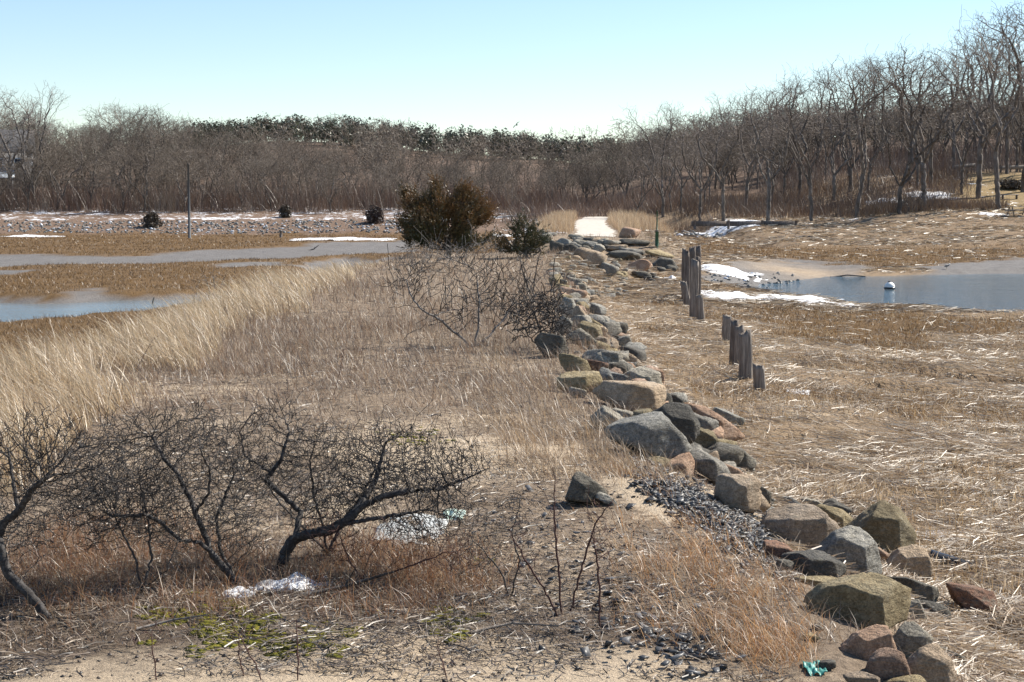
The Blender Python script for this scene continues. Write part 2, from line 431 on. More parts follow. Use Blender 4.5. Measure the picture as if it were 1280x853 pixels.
# ------------------------------------------------------------------ ground
def zones(x, y, z):
    """broad colours and masks of the ground"""
    a, b = xL(y), xR(y)
    n1 = fbm(x * .35, y * .35, seed=50); n2 = fbm(x * 1.4, y * 1.4, seed=55)
    c = np.zeros(x.shape + (3,))
    litter = np.array((.25, .195, .14)); straw = np.array((.26, .19, .12)); spar = np.array((.135, .082, .034))  # straw ground tone is darkened, painting in the shade between the stems
    mud = np.array((.155, .148, .142)); sand = np.array((.46, .36, .25)); floor_ = np.array((.13, .09, .065)); hillg = np.array((.24, .175, .085))
    def put(col_, w):
        nonlocal c
        c = c + (col_ - c) * w[..., None]
    put(litter, np.ones_like(x))
    right = S((x - b - 1.6) / 1.6); left = S((a - 1.2 - x) / 1.2)
    put(straw, right * (y < 215)); put(spar, left * (y < 215))
    for P in SPR: put(spar, (1 - S((poly_sd(x, y, P) + 2.5 * n1 + 1.5) / 3)) * right)
    mudw = np.zeros_like(x)
    for P in MUDL: mudw = np.maximum(mudw, 1 - S((poly_sd(x, y, P) + 1.2 * n1 + .5) / 1.2))
    for P in MUDR: mudw = np.maximum(mudw, 1 - S((poly_sd(x, y, P) + 1.5 * n1 + .5) / 1.5))
    mudw = np.maximum(mudw, 1 - S((poly_sd(x, y, CHAN) + .2) / .6))
    mudw = np.maximum(mudw * ((left > 0) | (right > 0)), S((-2.06 - z) / .08) * (y < 180))
    put(mud, mudw)
    for qx, qy, rx, ry, d in HOLLOWS: put(np.array((.10, .062, .033)), 2.2 * d * np.exp(-(((x - qx) / rx) ** 2 + ((y - qy) / ry) ** 2) ** 2))
    sx, sy = at(1000, 338, -1.8)
    put(sand * .8, np.exp(-(((x - sx) / 3.0) ** 2 + ((y - sy) / 6) ** 2)) * mudw)
    # far shores
    shl = S((y - 176 - 3 * n1) / 5) * (1 - S((x - 8) / 8)); put(floor_ * 1.3, shl)
    wood = S((y - 200) / 12); put(floor_, wood)
    shr = S((x - 14) / 8) * S((y - 128) / 8) * (1 - S((y - 172) / 8)); put(straw * np.array((.85, .83, .82)), shr)
    put(hillg, S((x - 47) / 6) * S((y - 158) / 8) * (1 - S((y - 196) / 8)))
    inside = (x > a - .3) & (x < b + .35)
    sandm = np.where(inside & (y < 62), .44 + .28 * n1 + .12 * n2 - .12 - .22 * S((y - 12) / 5) - .25 * S((y - 22) / 14), 0)
    for px, py, z0, rx, ry, w in ((905, 668, -.35, .75, 1.3, 1.2), (860, 650, -.2, .5, 1.0, 1.1), (600, 800, 0, 3.0, 1.4, .3), (330, 835, 0, 1.6, .7, .9), (560, 590, 0, 1.5, 3, .35), (310, 470, 0, 3.2, 4.5, .45), (430, 430, 0, 2, 4, .25), (1000, 520, -1.25, 2, 3, .5)):
        qx, qy = at(px, py, z0)
        sandm = sandm + w * np.exp(-(((x - qx) / rx) ** 2 + ((y - qy) / ry) ** 2))
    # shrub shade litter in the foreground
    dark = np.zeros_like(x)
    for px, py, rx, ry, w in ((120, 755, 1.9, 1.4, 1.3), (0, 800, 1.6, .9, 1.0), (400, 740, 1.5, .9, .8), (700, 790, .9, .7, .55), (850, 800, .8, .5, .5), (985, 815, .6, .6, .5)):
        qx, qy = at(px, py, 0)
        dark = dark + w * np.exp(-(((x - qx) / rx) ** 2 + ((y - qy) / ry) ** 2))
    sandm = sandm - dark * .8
    snow = .27 * shl * (1 - S((y - 206) / 10)) * S((y - 187) / 3) + .12 * shl * (1 - wood)
    snow = snow + .26 * S((x - 38) / 8) * S((y - 163) / 6) * (1 - S((y - 196) / 12)) * (1 - S((x - 54) / 6))
    snow = snow + .28 * S((x - 14) / 4) * S((y - 158) / 4) * (1 - S((y - 170) / 5)) * (1 - S((x - 34) / 5))
    snow = snow + .5 * S((y - 140) / 10) * (1 - S((y - 185) / 10)) * (x < a + 1.5) * (x > a - 4)
    return c, np.clip(sandm, 0, 1.5), np.clip(snow, 0, 1), np.clip(dark, 0, 1), mudw, right, left

def spaced(segs):
    o = [segs[0][0]]
    for a, b, s in segs:
        n = max(1, int(round((b - a) / s))); o += list(np.linspace(a, b, n + 1)[1:])
    return np.array(o)

gx = spaced([(-1500, -200, 130), (-200, -90, 8), (-90, -40, 1.6), (-40, -16, .6), (-16, -9, .3), (-9, 6.5, .16), (6.5, 14, .3), (14, 36, .6), (36, 90, 1.6), (90, 200, 8), (200, 1500, 130)])
gy = spaced([(-60, 4, 8), (4, 8, .4), (8, 30, .17), (30, 60, .35), (60, 120, .6), (120, 215, 1.2), (215, 460, 6), (460, 3500, 150)])
GX, GY = np.meshgrid(gx, gy)
GZ = height(GX, GY)
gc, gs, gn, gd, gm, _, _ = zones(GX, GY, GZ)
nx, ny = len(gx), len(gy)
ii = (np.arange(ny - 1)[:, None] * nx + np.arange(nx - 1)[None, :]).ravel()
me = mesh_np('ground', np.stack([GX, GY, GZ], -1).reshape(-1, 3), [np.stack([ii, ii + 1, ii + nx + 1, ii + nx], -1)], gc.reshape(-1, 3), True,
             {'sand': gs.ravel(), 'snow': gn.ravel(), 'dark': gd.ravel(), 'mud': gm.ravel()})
m, nt, out = new_mat('ground_cover')
geo = N(nt, 'NewGeometry'); v = geo.outputs['Position']
A = lambda k: N(nt, 'Attribute', attribute_name=k)
base = A('col').outputs['Color']
f1 = noise(nt, v, 1.2, 6, .7); f2 = noise(nt, v, 14, 6, .75); f3 = noise(nt, v, 60, 3, .7)
base = mixc(nt, 1.0, base, ramp(nt, f2, [(.3, (.42, .40, .38)), (.5, (.95, .95, .95)), (.72, (1.5, 1.5, 1.5))]), 'MULTIPLY')
base = mixc(nt, .7, base, ramp(nt, f1, [(.3, (.65, .62, .6)), (.7, (1.25, 1.22, 1.2))]), 'MULTIPLY')
sandf = math_(nt, 'ADD', A('sand').outputs['Fac'], math_(nt, 'MULTIPLY', math_(nt, 'SUBTRACT', math_(nt, 'ADD', math_(nt, 'MULTIPLY', f2, .7), math_(nt, 'MULTIPLY', f1, .5)), .6), 1.6))
sandc = mixc(nt, 1.0, (.50, .40, .285), ramp(nt, f3, [(.3, (.72, .72, .72)), (.7, (1.15, 1.15, 1.15))]), 'MULTIPLY')
base = mixc(nt, ramp(nt, sandf, [(.42, (0, 0, 0)), (.62, (1, 1, 1))]), base, sandc)
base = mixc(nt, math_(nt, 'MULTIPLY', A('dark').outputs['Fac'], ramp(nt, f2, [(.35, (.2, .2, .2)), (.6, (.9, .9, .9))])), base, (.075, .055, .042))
snf = math_(nt, 'ADD', A('snow').outputs['Fac'], math_(nt, 'MULTIPLY', math_(nt, 'SUBTRACT', math_(nt, 'ADD', math_(nt, 'MULTIPLY', noise(nt, v, 1.3, 6, .75), .9), math_(nt, 'MULTIPLY', noise(nt, v, .3, 3, .6), .5)), .7), 2.6))
snm = math_(nt, 'MULTIPLY', ramp(nt, snf, [(.5, (0, 0, 0)), (.62, (1, 1, 1))]), math_(nt, 'GREATER_THAN', A('snow').outputs['Fac'], .04))
base = mixc(nt, snm, base, (.78, .80, .84))
rgh = ramp(nt, A('mud').outputs['Fac'], [(0, (.95, .95, .95)), (1, (.8, .8, .8))])
princ(nt, out, base, rgh, bump(nt, math_(nt, 'ADD', f2, math_(nt, 'MULTIPLY', f3, .4)), .9, .05), .25)
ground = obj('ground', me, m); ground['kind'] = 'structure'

height_exact = height
def height(x, y, fine=True):
    x = np.asarray(x, float); y = np.asarray(y, float)
    x, y = np.broadcast_arrays(x, y)
    i = np.clip(np.searchsorted(gx, x) - 1, 0, nx - 2); j = np.clip(np.searchsorted(gy, y) - 1, 0, ny - 2)
    u = np.clip((x - gx[i]) / (gx[i + 1] - gx[i]), 0, 1); v = np.clip((y - gy[j]) / (gy[j + 1] - gy[j]), 0, 1)
    return (GZ[j, i] * (1 - u) + GZ[j, i + 1] * u) * (1 - v) + (GZ[j + 1, i] * (1 - u) + GZ[j + 1, i + 1] * u) * v

def sheet(name, P, z, m, grow=3.0):
    c = np.mean(P, 0)
    b = bmesh.new()
    vs = []
    for x, y in P:
        d = np.array((x, y)) - c; L = np.linalg.norm(d)
        p = c + d * (1 + grow / L); vs.append(b.verts.new((p[0], p[1], z)))
    b.faces.new(vs); bmesh.ops.triangulate(b, faces=b.faces[:])
    me = bpy.data.meshes.new(name); b.to_mesh(me); b.free()
    if me.polygons[0].normal.z < 0: me.flip_normals()
    o = obj(name, me, m); o['kind'] = 'structure'; return o
sheet('creek_water', CREEK, WLF, M_WATER_L, 1.5)
sheet('pool_water', POOL, WR, M_WATER_R, 2.5)

# pale track on the far stretch of the dike
pc = np.array([(104.5, 5.3), (112, 5.9), (122, 6.5), (135, 6.9), (150, 7.4), (165, 8.3), (178, 9.3), (190, 10.2)])
py_ = np.linspace(104.5, 190, 90); pcx = np.interp(py_, pc[:, 0], pc[:, 1]); u = np.linspace(-1, 1, 9)
hw = 1.45 + .12 * np.sin(py_ * .9)
PX = pcx[:, None] + hw[:, None] * u[None, :]; PY = np.repeat(py_[:, None], 9, 1)
PZ = np.maximum(height(PX, PY), height(pcx, py_)[:, None] - .04) + .035 - .03 * (np.abs(u) > .9)
k = (np.arange(89)[:, None] * 9 + np.arange(8)[None, :]).ravel()
pth = obj('path', mesh_np('path', np.stack([PX, PY, PZ], -1).reshape(-1, 3), [np.stack([k, k + 1, k + 10, k + 9], -1)], smooth=True),
          mat_noise('crushed_shell_track', (.40, .36, .31), (.56, .52, .46), 2.5, .95, .4, .02, 30))
pth['kind'] = 'structure'

# ------------------------------------------------------------------ branching growth
def colonize(paths, att, step, di, dk, iters, rng, trop=(0, 0, 0), jit=.2):
    pos, par = [], []
    for P in paths:
        P = np.asarray(P, float)
        if pos:
            q = np.array(pos); last = int(np.argmin(((q - P[0]) ** 2).sum(1)))
        else:
            pos.append(P[0]); par.append(-1); last = 0
        for i in range(1, len(P)):
            a, b = pos[last], P[i]
            n = max(1, int(np.linalg.norm(b - a) / step))
            for k in range(1, n + 1):
                w = a + (b - a) * k / n + (rng.normal(0, step * .12, 3) if k < n else 0)
                pos.append(w); par.append(last); last = len(pos) - 1
    pos = np.array(pos); par = np.array(par)
    att = np.asarray(att, float)
    D = np.linalg.norm(att[:, None] - pos[None], axis=2)
    ni = D.argmin(1); nd = D.min(1)
    trop = np.asarray(trop, float)
    for it in range(iters):
        act = nd < di
        if not act.any(): break
        nodes, inv = np.unique(ni[act], return_inverse=True)
        v = att[act] - pos[ni[act]]; v /= np.linalg.norm(v, axis=1)[:, None] + 1e-9
        s = np.zeros((len(nodes), 3)); np.add.at(s, inv, v)
        s /= np.linalg.norm(s, axis=1)[:, None] + 1e-9
        s = s + trop + rng.normal(0, jit, s.shape)
        s /= np.linalg.norm(s, axis=1)[:, None] + 1e-9
        new = pos[nodes] + s * step
        base = len(pos)
        pos = np.concatenate([pos, new]); par = np.concatenate([par, nodes])
        D = np.linalg.norm(att[:, None] - new[None], axis=2)
        m = D.argmin(1); md = D[np.arange(len(att)), m]
        b = md < nd; nd = np.where(b, md, nd); ni = np.where(b, m + base, ni)
        keep = nd > dk
        att, nd, ni = att[keep], nd[keep], ni[keep]
        if not len(att): break
    return pos, par

def spurs(pos, par, rng, sel, L, nseg=2, spread=.9, up=.15):
    idx = np.nonzero(sel)[0]
    for _ in range(1):
        d = pos[idx] - pos[np.maximum(par[idx], 0)]
        d /= np.linalg.norm(d, axis=1)[:, None] + 1e-9
        v = d + rng.normal(0, spread, d.shape) + np.array((0, 0, up))
        v /= np.linalg.norm(v, axis=1)[:, None] + 1e-9
        ln = L * rng.uniform(.4, 1.3, len(idx))[:, None] / nseg
        p, prev = pos[idx], idx
        for s in range(nseg):
            v = v + rng.normal(0, .25, v.shape); v /= np.linalg.norm(v, axis=1)[:, None]
            p = p + v * ln
            base = len(pos)
            pos = np.concatenate([pos, p]); par = np.concatenate([par, prev])
            prev = np.arange(base, base + len(idx))
    return pos, par

def radii(pos, par, rb, rt, e=2.15):
    n = len(pos)
    acc = np.where(np.bincount(par[par >= 0], minlength=n) == 0, 1.0, 0.0)
    for i in range(n - 1, 0, -1):
        if par[i] >= 0: acc[par[i]] += acc[i]
    return np.maximum(rt, rb * (acc / acc[0]) ** (1 / e))

def tubes(pos, par, rad, sides, sel=None):
    """one frustum per edge, rings shared along the thickest child"""
    n = len(pos)
    ch = np.nonzero(par >= 0)[0]
    d = np.zeros_like(pos); d[ch] = pos[ch] - pos[par[ch]]
    d[par < 0] = (0, 0, 1)
    d /= np.linalg.norm(d, axis=1)[:, None] + 1e-9
    order = ch[np.argsort(rad[ch])]
    main = np.full(n, -1); main[par[order]] = order
    if sel is not None: ch = ch[sel[ch]]
    p = par[ch]
    ismain = main[p] == ch
    ds = np.where(ismain[:, None], d[p], d[ch])
    rs = np.where(ismain, rad[p], np.minimum(rad[p], rad[ch] * 1.15))
    def ring(c, dd, r):
        ref = np.where((np.abs(dd[:, 0]) > .9)[:, None], np.array((0, 1., 0))[None], np.array((1., .0, 0))[None])
        u = np.cross(dd, ref); u /= np.linalg.norm(u, axis=1)[:, None] + 1e-9
        w = np.cross(dd, u)
        a = np.arange(sides) * 2 * math.pi / sides
        return c[:, None] + r[:, None, None] * (u[:, None] * np.cos(a)[None, :, None] + w[:, None] * np.sin(a)[None, :, None])
    A_, B_ = ring(pos[p], ds, rs), ring(pos[ch], d[ch], rad[ch])
    V = np.concatenate([A_, B_], 1).reshape(-1, 3)
    base = (np.arange(len(ch)) * 2 * sides)[:, None]
    k = np.arange(sides)[None]; k2 = (k + 1) % sides
    Fq = np.stack([base + k, base + k2, base + sides + k2, base + sides + k], -1).reshape(-1, 4)
    return V, Fq

def tree_proto(seed, H, kind):
    rng = R(seed)
    n = {'tall': 720, 'wood': 900, 'low': 66}[kind]
    lean = rng.normal(0, .06 * H, 2)
    fork = H * (rng.uniform(.16, .34) if kind == 'tall' else rng.uniform(.06, .2))
    root = np.array((lean[0] * .15, lean[1] * .15, fork))
    paths = [[(0, 0, -.4), tuple(root)]]; ends = []
    for k in range(rng.integers(2, 5)):
        a = rng.uniform(0, 6.28); s = rng.uniform(.08, .2) * H
        z = fork + (H - fork) * rng.uniform(.35, .6)
        e_ = np.array((lean[0] * .5 + s * math.cos(a), lean[1] * .5 + s * math.sin(a), z))
        f0 = root * rng.uniform(.75, 1)
        paths.append([f0, f0 + (e_ - f0) * .33 + rng.normal(0, .03 * H, 3) * (1, 1, .3), f0 + (e_ - f0) * .66 + rng.normal(0, .03 * H, 3) * (1, 1, .3), e_]); ends.append(e_)
    pts = []; nl = 11
    for k in range(nl):
        a = rng.uniform(0, 6.28); e_ = ends[k % len(ends)]
        rr = (.15 if kind == 'tall' else .24) * H * math.sqrt(rng.uniform())
        zz = H * rng.uniform(.55, .9) if kind == 'tall' else H * rng.uniform(.3, .9)
        c = np.array((e_[0] * 1.15 + rr * math.cos(a), e_[1] * 1.15 + rr * math.sin(a), zz))
        s = np.array((.095, .095, .10)) * H if kind == 'tall' else np.array((.15, .15, .12)) * H
        q = rng.normal(0, 1, (n // nl, 3)); q /= np.linalg.norm(q, axis=1)[:, None]; q *= rng.uniform(.1, 1, (len(q), 1)) ** .45
        pts.append(c + q * s)
    pts = np.concatenate(pts); pts = pts[(pts[:, 2] > H * .14) & (pts[:, 2] < H * 1.0)]
    st = H * .02 if kind != 'low' else H * .075
    pos, par = colonize(paths, pts, st, H * .32, H * .03 if kind != 'low' else H * .08, 150, rng, (0, 0, .14), .3)
    hi = pos[:, 2] > H * .25
    if kind != 'low':
        pos, par = spurs(pos, par, rng, hi & (rng.uniform(size=len(pos)) < (.5 if kind == 'tall' else .75)), H * .05, 2, .6, .35)
        nch = np.bincount(par[par >= 0], minlength=len(pos))
        pos, par = spurs(pos, par, rng, (nch == 0) & (rng.uniform(size=len(pos)) < (.4 if kind == 'tall' else .6)), H * .035, 1, .6, .3)
    else:
        pos, par = spurs(pos, par, rng, hi, H * .10, 1, .8, .3)
    rad = radii(pos, par, H * .0125, {'tall': .013, 'wood': .012, 'low': .036}[kind])
    return pos, par, rad

def proto_meshes(name, seed, H, kind, bark, twig):
    pos, par, rad = tree_proto(seed, H, kind)
    thick = rad > rad[0] * .27
    V, Fq = tubes(pos, par, rad, 6, thick); t = mesh_np(name + '_trunk', V, [Fq], smooth=True); t.materials.append(bark)
    V, Fq = tubes(pos, par, rad, 3, ~thick); c = mesh_np(name + '_crown', V, [Fq], smooth=True); c.materials.append(twig)
    return t, c, H

# ------------------------------------------------------------------ rocks
_ico = {}
def ico(s):
    if s not in _ico:
        b = bmesh.new(); bmesh.ops.create_icosphere(b, subdivisions=s, radius=1)
        V = np.array([v.co[:] for v in b.verts]); Fc = np.array([[v.index for v in f.verts] for f in b.faces]); b.free()
        _ico[s] = (V, Fc)
    return _ico[s]

def rock_geo(seed, dims, sub=4, p=26, npl=10, roll=0, rough=.05, outline=None):
    rng = R(seed); D, Fc = ico(sub)
    n = rng.normal(0, 1, (npl, 3)); n /= np.linalg.norm(n, axis=1)[:, None]
    n[0] = (0.1, 0, 1); n[1] = (-.15, -1, .15); n[2] = (.1, .1, -1)
    n[:3] += rng.normal(0, .15, (3, 3)); n /= np.linalg.norm(n, axis=1)[:, None]
    d = rng.uniform(.62, 1.0, npl); d[:3] = rng.uniform(.55, .75, 3)
    if outline:
        O = np.array(outline, float); O = O - O.mean(0); ar = dims[2] / dims[0]; O[:, 1] *= ar
        if np.cross(O[1] - O[0], O[2] - O[1]) > 0: O = O[::-1]
        nn, dd = [], []
        for i in range(len(O)):
            e = O[(i + 1) % len(O)] - O[i]; m = np.array((-e[1], e[0])) / np.linalg.norm(e); k = float(m @ O[i])
            if k < 0: m, k = -m, -k
            v3 = np.array((m[0], rng.uniform(-.25, .25), m[1])); nn.append(v3 / np.linalg.norm(v3)); dd.append(max(k, .06))
        for v3, k in (((rng.uniform(-.25, .25), -.6, .9), .62), ((rng.uniform(-.5, .5), -1, .02), .5), ((.8, -1, .1), .72), ((-.8, -1, .25), .68), ((0, 1, .3), .7), ((.5, 1, 0), .8)):
            v3 = np.array(v3, float); nn.append(v3 / np.linalg.norm(v3)); dd.append(k * rng.uniform(.8, 1.1) * (.5 + .5 * ar))
        n, d = np.array(nn), np.array(dd); p = p * 3 if p > 20 else p
    q = np.maximum(D @ n.T, 0) / d[None]
    r = (q ** p).sum(1) ** (-1 / p)
    r = np.minimum(r, 1.7 if not outline else 4)
    V = D * r[:, None]
    s = rng.uniform(0, 50)
    V = V * (1 + rough * fbm(V[:, 0] * 2.2 + s, V[:, 1] * 2.2, V[:, 2] * 2.2, seed=seed % 97, o=3) + .03 * np.abs(vnoise(V[:, 0] * 5 + s, V[:, 1] * 5, V[:, 2] * 9)) + .014 * vnoise(V[:, 0] * 12 + s, V[:, 1] * 12, V[:, 2] * 16))[:, None]
    lo, hi = V.min(0), V.max(0)
    V = (V - (lo + hi) / 2) / (hi - lo) * np.array(dims)
    if roll:
        V = V * np.array((1, 1, .8)) @ rotm('Y', math.radians(roll)).T
        lo, hi = V.min(0), V.max(0); V = (V - (lo + hi) / 2) / (hi - lo) * np.array(dims)
    return V, Fc

FOOT = []
def rock(name, cx, cy, w, h, kind, roll=0, seed=0, dep=.85, sub=4, p=60, sink=.44, yaw=0, outline=None):
    g = hit(cx, cy + sink * h)
    c = at_y(cx, cy, g[1])
    s = g[1] / F
    V, Fc = rock_geo(seed, (w * s * 1.06, w * s * dep, h * s * 1.06), sub, p, roll=0 if outline else roll, outline=outline)
    if yaw: V = V @ rotm('Z', yaw).T
    FOOT.append((c[0], c[1] + w * s * dep * .12, w * s * .5, w * s * dep * .5))
    return obj(name, mesh_np(name, V, [Fc], smooth=True), MR[kind], loc=tuple(c + np.array((0, w * s * dep * .12, 0))))

# ------------------------------------------------------------------ boulders of the broken dike, nearest first
BOULDERS = [  # cx, cy, w, h, rock, roll, label
    (1080, 756, 120, 62, 'olive', 3, 'largest brown boulder in front, long and flat topped with dark underside'),
    (1110, 832, 48, 40, 'pink', 0, 'round pink stone at the bottom edge below the brown boulder'),
    (1088, 804, 66, 40, 'pink', -8, 'angular pink stone wedged under the largest brown boulder'),
    (1140, 803, 50, 46, 'grey', 20, 'pale grey angular stone right of the angular pink one'),
    (1163, 836, 62, 54, 'tan', 25, 'pale mottled boulder at the bottom edge right of the round pink stone'),
    (1184, 820, 42, 26, 'grey', 25, 'low grey stone half buried in straw at bottom right'),
    (1078, 853, 44, 20, 'tan', 0, 'tan stone cut by the bottom edge left of the round pink one'),
    (1134, 858, 54, 22, 'olive', 0, 'brown stone cut by the bottom edge under the round pink one'),
    (1143, 769, 30, 38, 'grey', -18, 'narrow grey stone against the right end of the largest brown boulder'),
    (1166, 770, 46, 34, 'dark', 8, 'dark rounded slab right of the largest brown boulder'),
    (1142, 738, 66, 32, 'dark', 18, 'dark slab sloping down behind the largest brown boulder'),
    (1216, 749, 62, 40, 'rust', 6, 'reddish brown stone lying alone in straw at far right'),
    (1134, 706, 62, 44, 'tan', 6, 'tan boulder draped with straw left of the black scrap'),
    (1100, 697, 26, 26, 'pink', 0, 'small round pale stone behind the upright grey slab'),
    (1058, 694, 84, 64, 'blue', 0, 'upright smooth grey slab with a flat broken top'),
    (1021, 707, 76, 32, 'dark', 22, 'nearly black slanting slab in front of the upright grey one'),
    (1020, 727, 60, 14, 'olive', 4, 'flat olive slab half buried below the slanting black slab'),
    (980, 708, 24, 16, 'dark', 0, 'small dark stone at the edge of the bare sand'),
    (1098, 665, 88, 70, 'olive', 0, 'tall pointed olive grey boulder at the right side of the heap'),
    (1002, 660, 98, 52, 'tan', 16, 'large tan and grey boulder overhanging the dark chips'),
    (976, 690, 44, 22, 'rust', 0, 'dark red stone in the shade under the overhanging tan boulder'),
    (1043, 650, 54, 34, 'olive', 18, 'olive tan boulder behind the large overhanging one'),
    (1046, 636, 34, 20, 'dark', 10, 'small dark stone at the back of the near heap by the straw'),
    (1017, 632, 28, 16, 'grey', 5, 'small grey stone behind the purple grey one'),
    (984, 630, 50, 20, 'blue', 5, 'low purple grey stone above the overhanging boulder'),
    (968, 642, 36, 18, 'blue', 18, 'small bluish wedge stone beside the dark chips'),
    (955, 620, 18, 28, 'dark', 0, 'narrow dark stone leaning on the tan block'),
    (924, 617, 54, 44, 'tan', 0, 'tan block with a rough shaded face above the dark chips'),
    (905, 589, 54, 28, 'pink', 25, 'smooth pinkish stone tucked behind the tan block'),
    (888, 584, 52, 40, 'grey', 28, 'grey green stone sloping down to the tan block'),
    (912, 571, 62, 30, 'dark', 14, 'flat dark grey stone at the straw edge in the middle heap'),
    (921, 580, 26, 15, 'grey', 10, 'small light grey stone below the flat dark grey one'),
    (880, 552, 34, 32, 'olive', 15, 'brown grey stone between the broad slab and the orange stone'),
    (892, 528, 74, 44, 'pink', 34, 'long orange pink stone slanting down toward the straw'),
    (908, 522, 44, 24, 'blue', 28, 'bluish stone behind the long orange pink one'),
    (878, 535, 38, 38, 'grey', 20, 'grey stone with a dark crack left of the orange pink one'),
    (845, 533, 56, 54, 'dark', 12, 'tall dark brown boulder beside the broad grey slab'),
    (815, 549, 108, 58, 'blue', 16, 'broad grey slab leaning on the slope, widest of the middle heap'),
    (762, 523, 46, 28, 'grey', 20, 'pale streaked stone left of the broad grey slab'),
    (780, 519, 32, 15, 'grey', 5, 'small pale stone just above the broad grey slab'),
    (833, 503, 48, 26, 'dark', 8, 'dark grey stone right of the flat topped tan boulder'),
    (790, 497, 82, 38, 'tan', 4, 'flat topped tan boulder, brightest stone in the middle of the row'),
    (802, 474, 50, 27, 'grey', 6, 'cracked pale grey slab behind the flat topped tan boulder'),
    (722, 491, 20, 14, 'grey', 0, 'small rounded grey stone left of the flat topped tan boulder'),
    (725, 478, 52, 25, 'olive', 4, 'low tan stone with a dark face near the dark shrub'),
    (768, 473, 32, 16, 'blue', 8, 'small grey wedge between two pale stones'),
    (720, 457, 38, 28, 'olive', 8, 'mossy grey stone with a rounded top by the dark shrub'),
    (744, 460, 30, 20, 'rust', 0, 'brown rounded stone next to the mossy grey one'),
    (752, 448, 52, 22, 'grey', 8, 'long grey stone lying across the row below the dark shrub'),
    (690, 432, 40, 30, 'dark', 0, 'dark stone half hidden under the dark dense shrub'),
    (726, 422, 38, 22, 'grey', 24, 'light grey slab slanting out from the dark dense shrub'),
    (752, 428, 22, 14, 'tan', 10, 'small tan stone at the straw edge above the long grey one'),
    (738, 414, 30, 22, 'olive', 10, 'olive grey block below the pale slanted block'),
    (769, 412, 30, 17, 'dark', 10, 'dark grey stone alone in the straw right of the row'),
    (704, 408, 22, 26, 'grey', 15, 'grey stone behind the dark dense shrub, upper part showing'),
    (727, 396, 24, 28, 'tan', 25, 'pale slanted block in the upper part of the row'),
    (709, 386, 20, 28, 'blue', 10, 'grey pointed block left of the pale slanted block'),
    (746, 387, 22, 14, 'blue', 5, 'dark bluish stone right of the pale slanted block'),
    (724, 379, 26, 12, 'grey', 14, 'thin grey slab between the pink tan stone and pointed block'),
    (716, 367, 34, 17, 'pink', 4, 'pink tan slab at the top of the upper row'),
    (698, 352, 22, 10, 'grey', 8, 'flat grey stone near the small cedar, left of three'),
    (717, 353, 22, 14, 'grey', 10, 'flat grey stone near the small cedar, right of three'),
    (702, 359, 17, 9, 'olive', 0, 'flat olive stone near the small cedar, lowest of three'),
    (758, 336, 28, 18, 'grey', 10, 'greenish grey flat stone in the breach below the brown boulder'),
    (736, 321, 36, 22, 'tan', 12, 'big brown tan boulder in the middle of the breach'),
    (800, 333, 28, 17, 'pink', 0, 'boxy pinkish block standing in the breach'),
    (802, 344, 20, 9, 'dark', 0, 'small dark stone in front of the boxy pinkish block'),
    (830, 330, 34, 15, 'dark', 4, 'black wet boulder right of the boxy pinkish block'),
    (781, 321, 44, 13, 'dark', 3, 'long dark slab left above the boxy pinkish block'),
    (789, 314, 30, 8, 'grey', 4, 'thin grey slab lying on the long dark one'),
    (825, 317, 34, 9, 'olive', 14, 'brown grey slab tilting down behind the black boulder'),
    (788, 291, 25, 13, 'pink', 0, 'rounded pink boulder at the right side of the pale track'),
    (721, 297, 20, 8, 'grey', 0, 'flat grey stone at the left side of the track end'),
    (766, 303, 24, 6, 'grey', 0, 'thin grey slab of the track edge, left of the dark one'),
    (793, 302, 34, 7, 'dark', 0, 'thin dark slab of the track edge'),
    (770, 309, 28, 6, 'tan', 0, 'thin tan slab below the track edge'),
    (695, 308, 17, 13, 'dark', 0, 'dark stone at the left end of the breach pile'),
    (706, 304, 19, 12, 'blue', 5, 'bluish stone on top of the breach pile'),
    (714, 312, 20, 13, 'dark', 0, 'dark rounded stone low in the breach pile'),
    (723, 304, 18, 9, 'grey', 8, 'grey stone on top of the breach pile below the flat one'),
    (737, 306, 19, 9, 'blue', 6, 'bluish slab at the right of the breach pile'),
    (748, 311, 17, 11, 'grey', 6, 'grey stone right of the brown tan boulder in the breach'),
    (735, 612, 50, 40, 'dark', 24, 'lone dark angular rock on sand left of the row'),
    (757, 624, 26, 16, 'blue', 25, 'small grey wedge at the foot of the lone angular rock'),
]
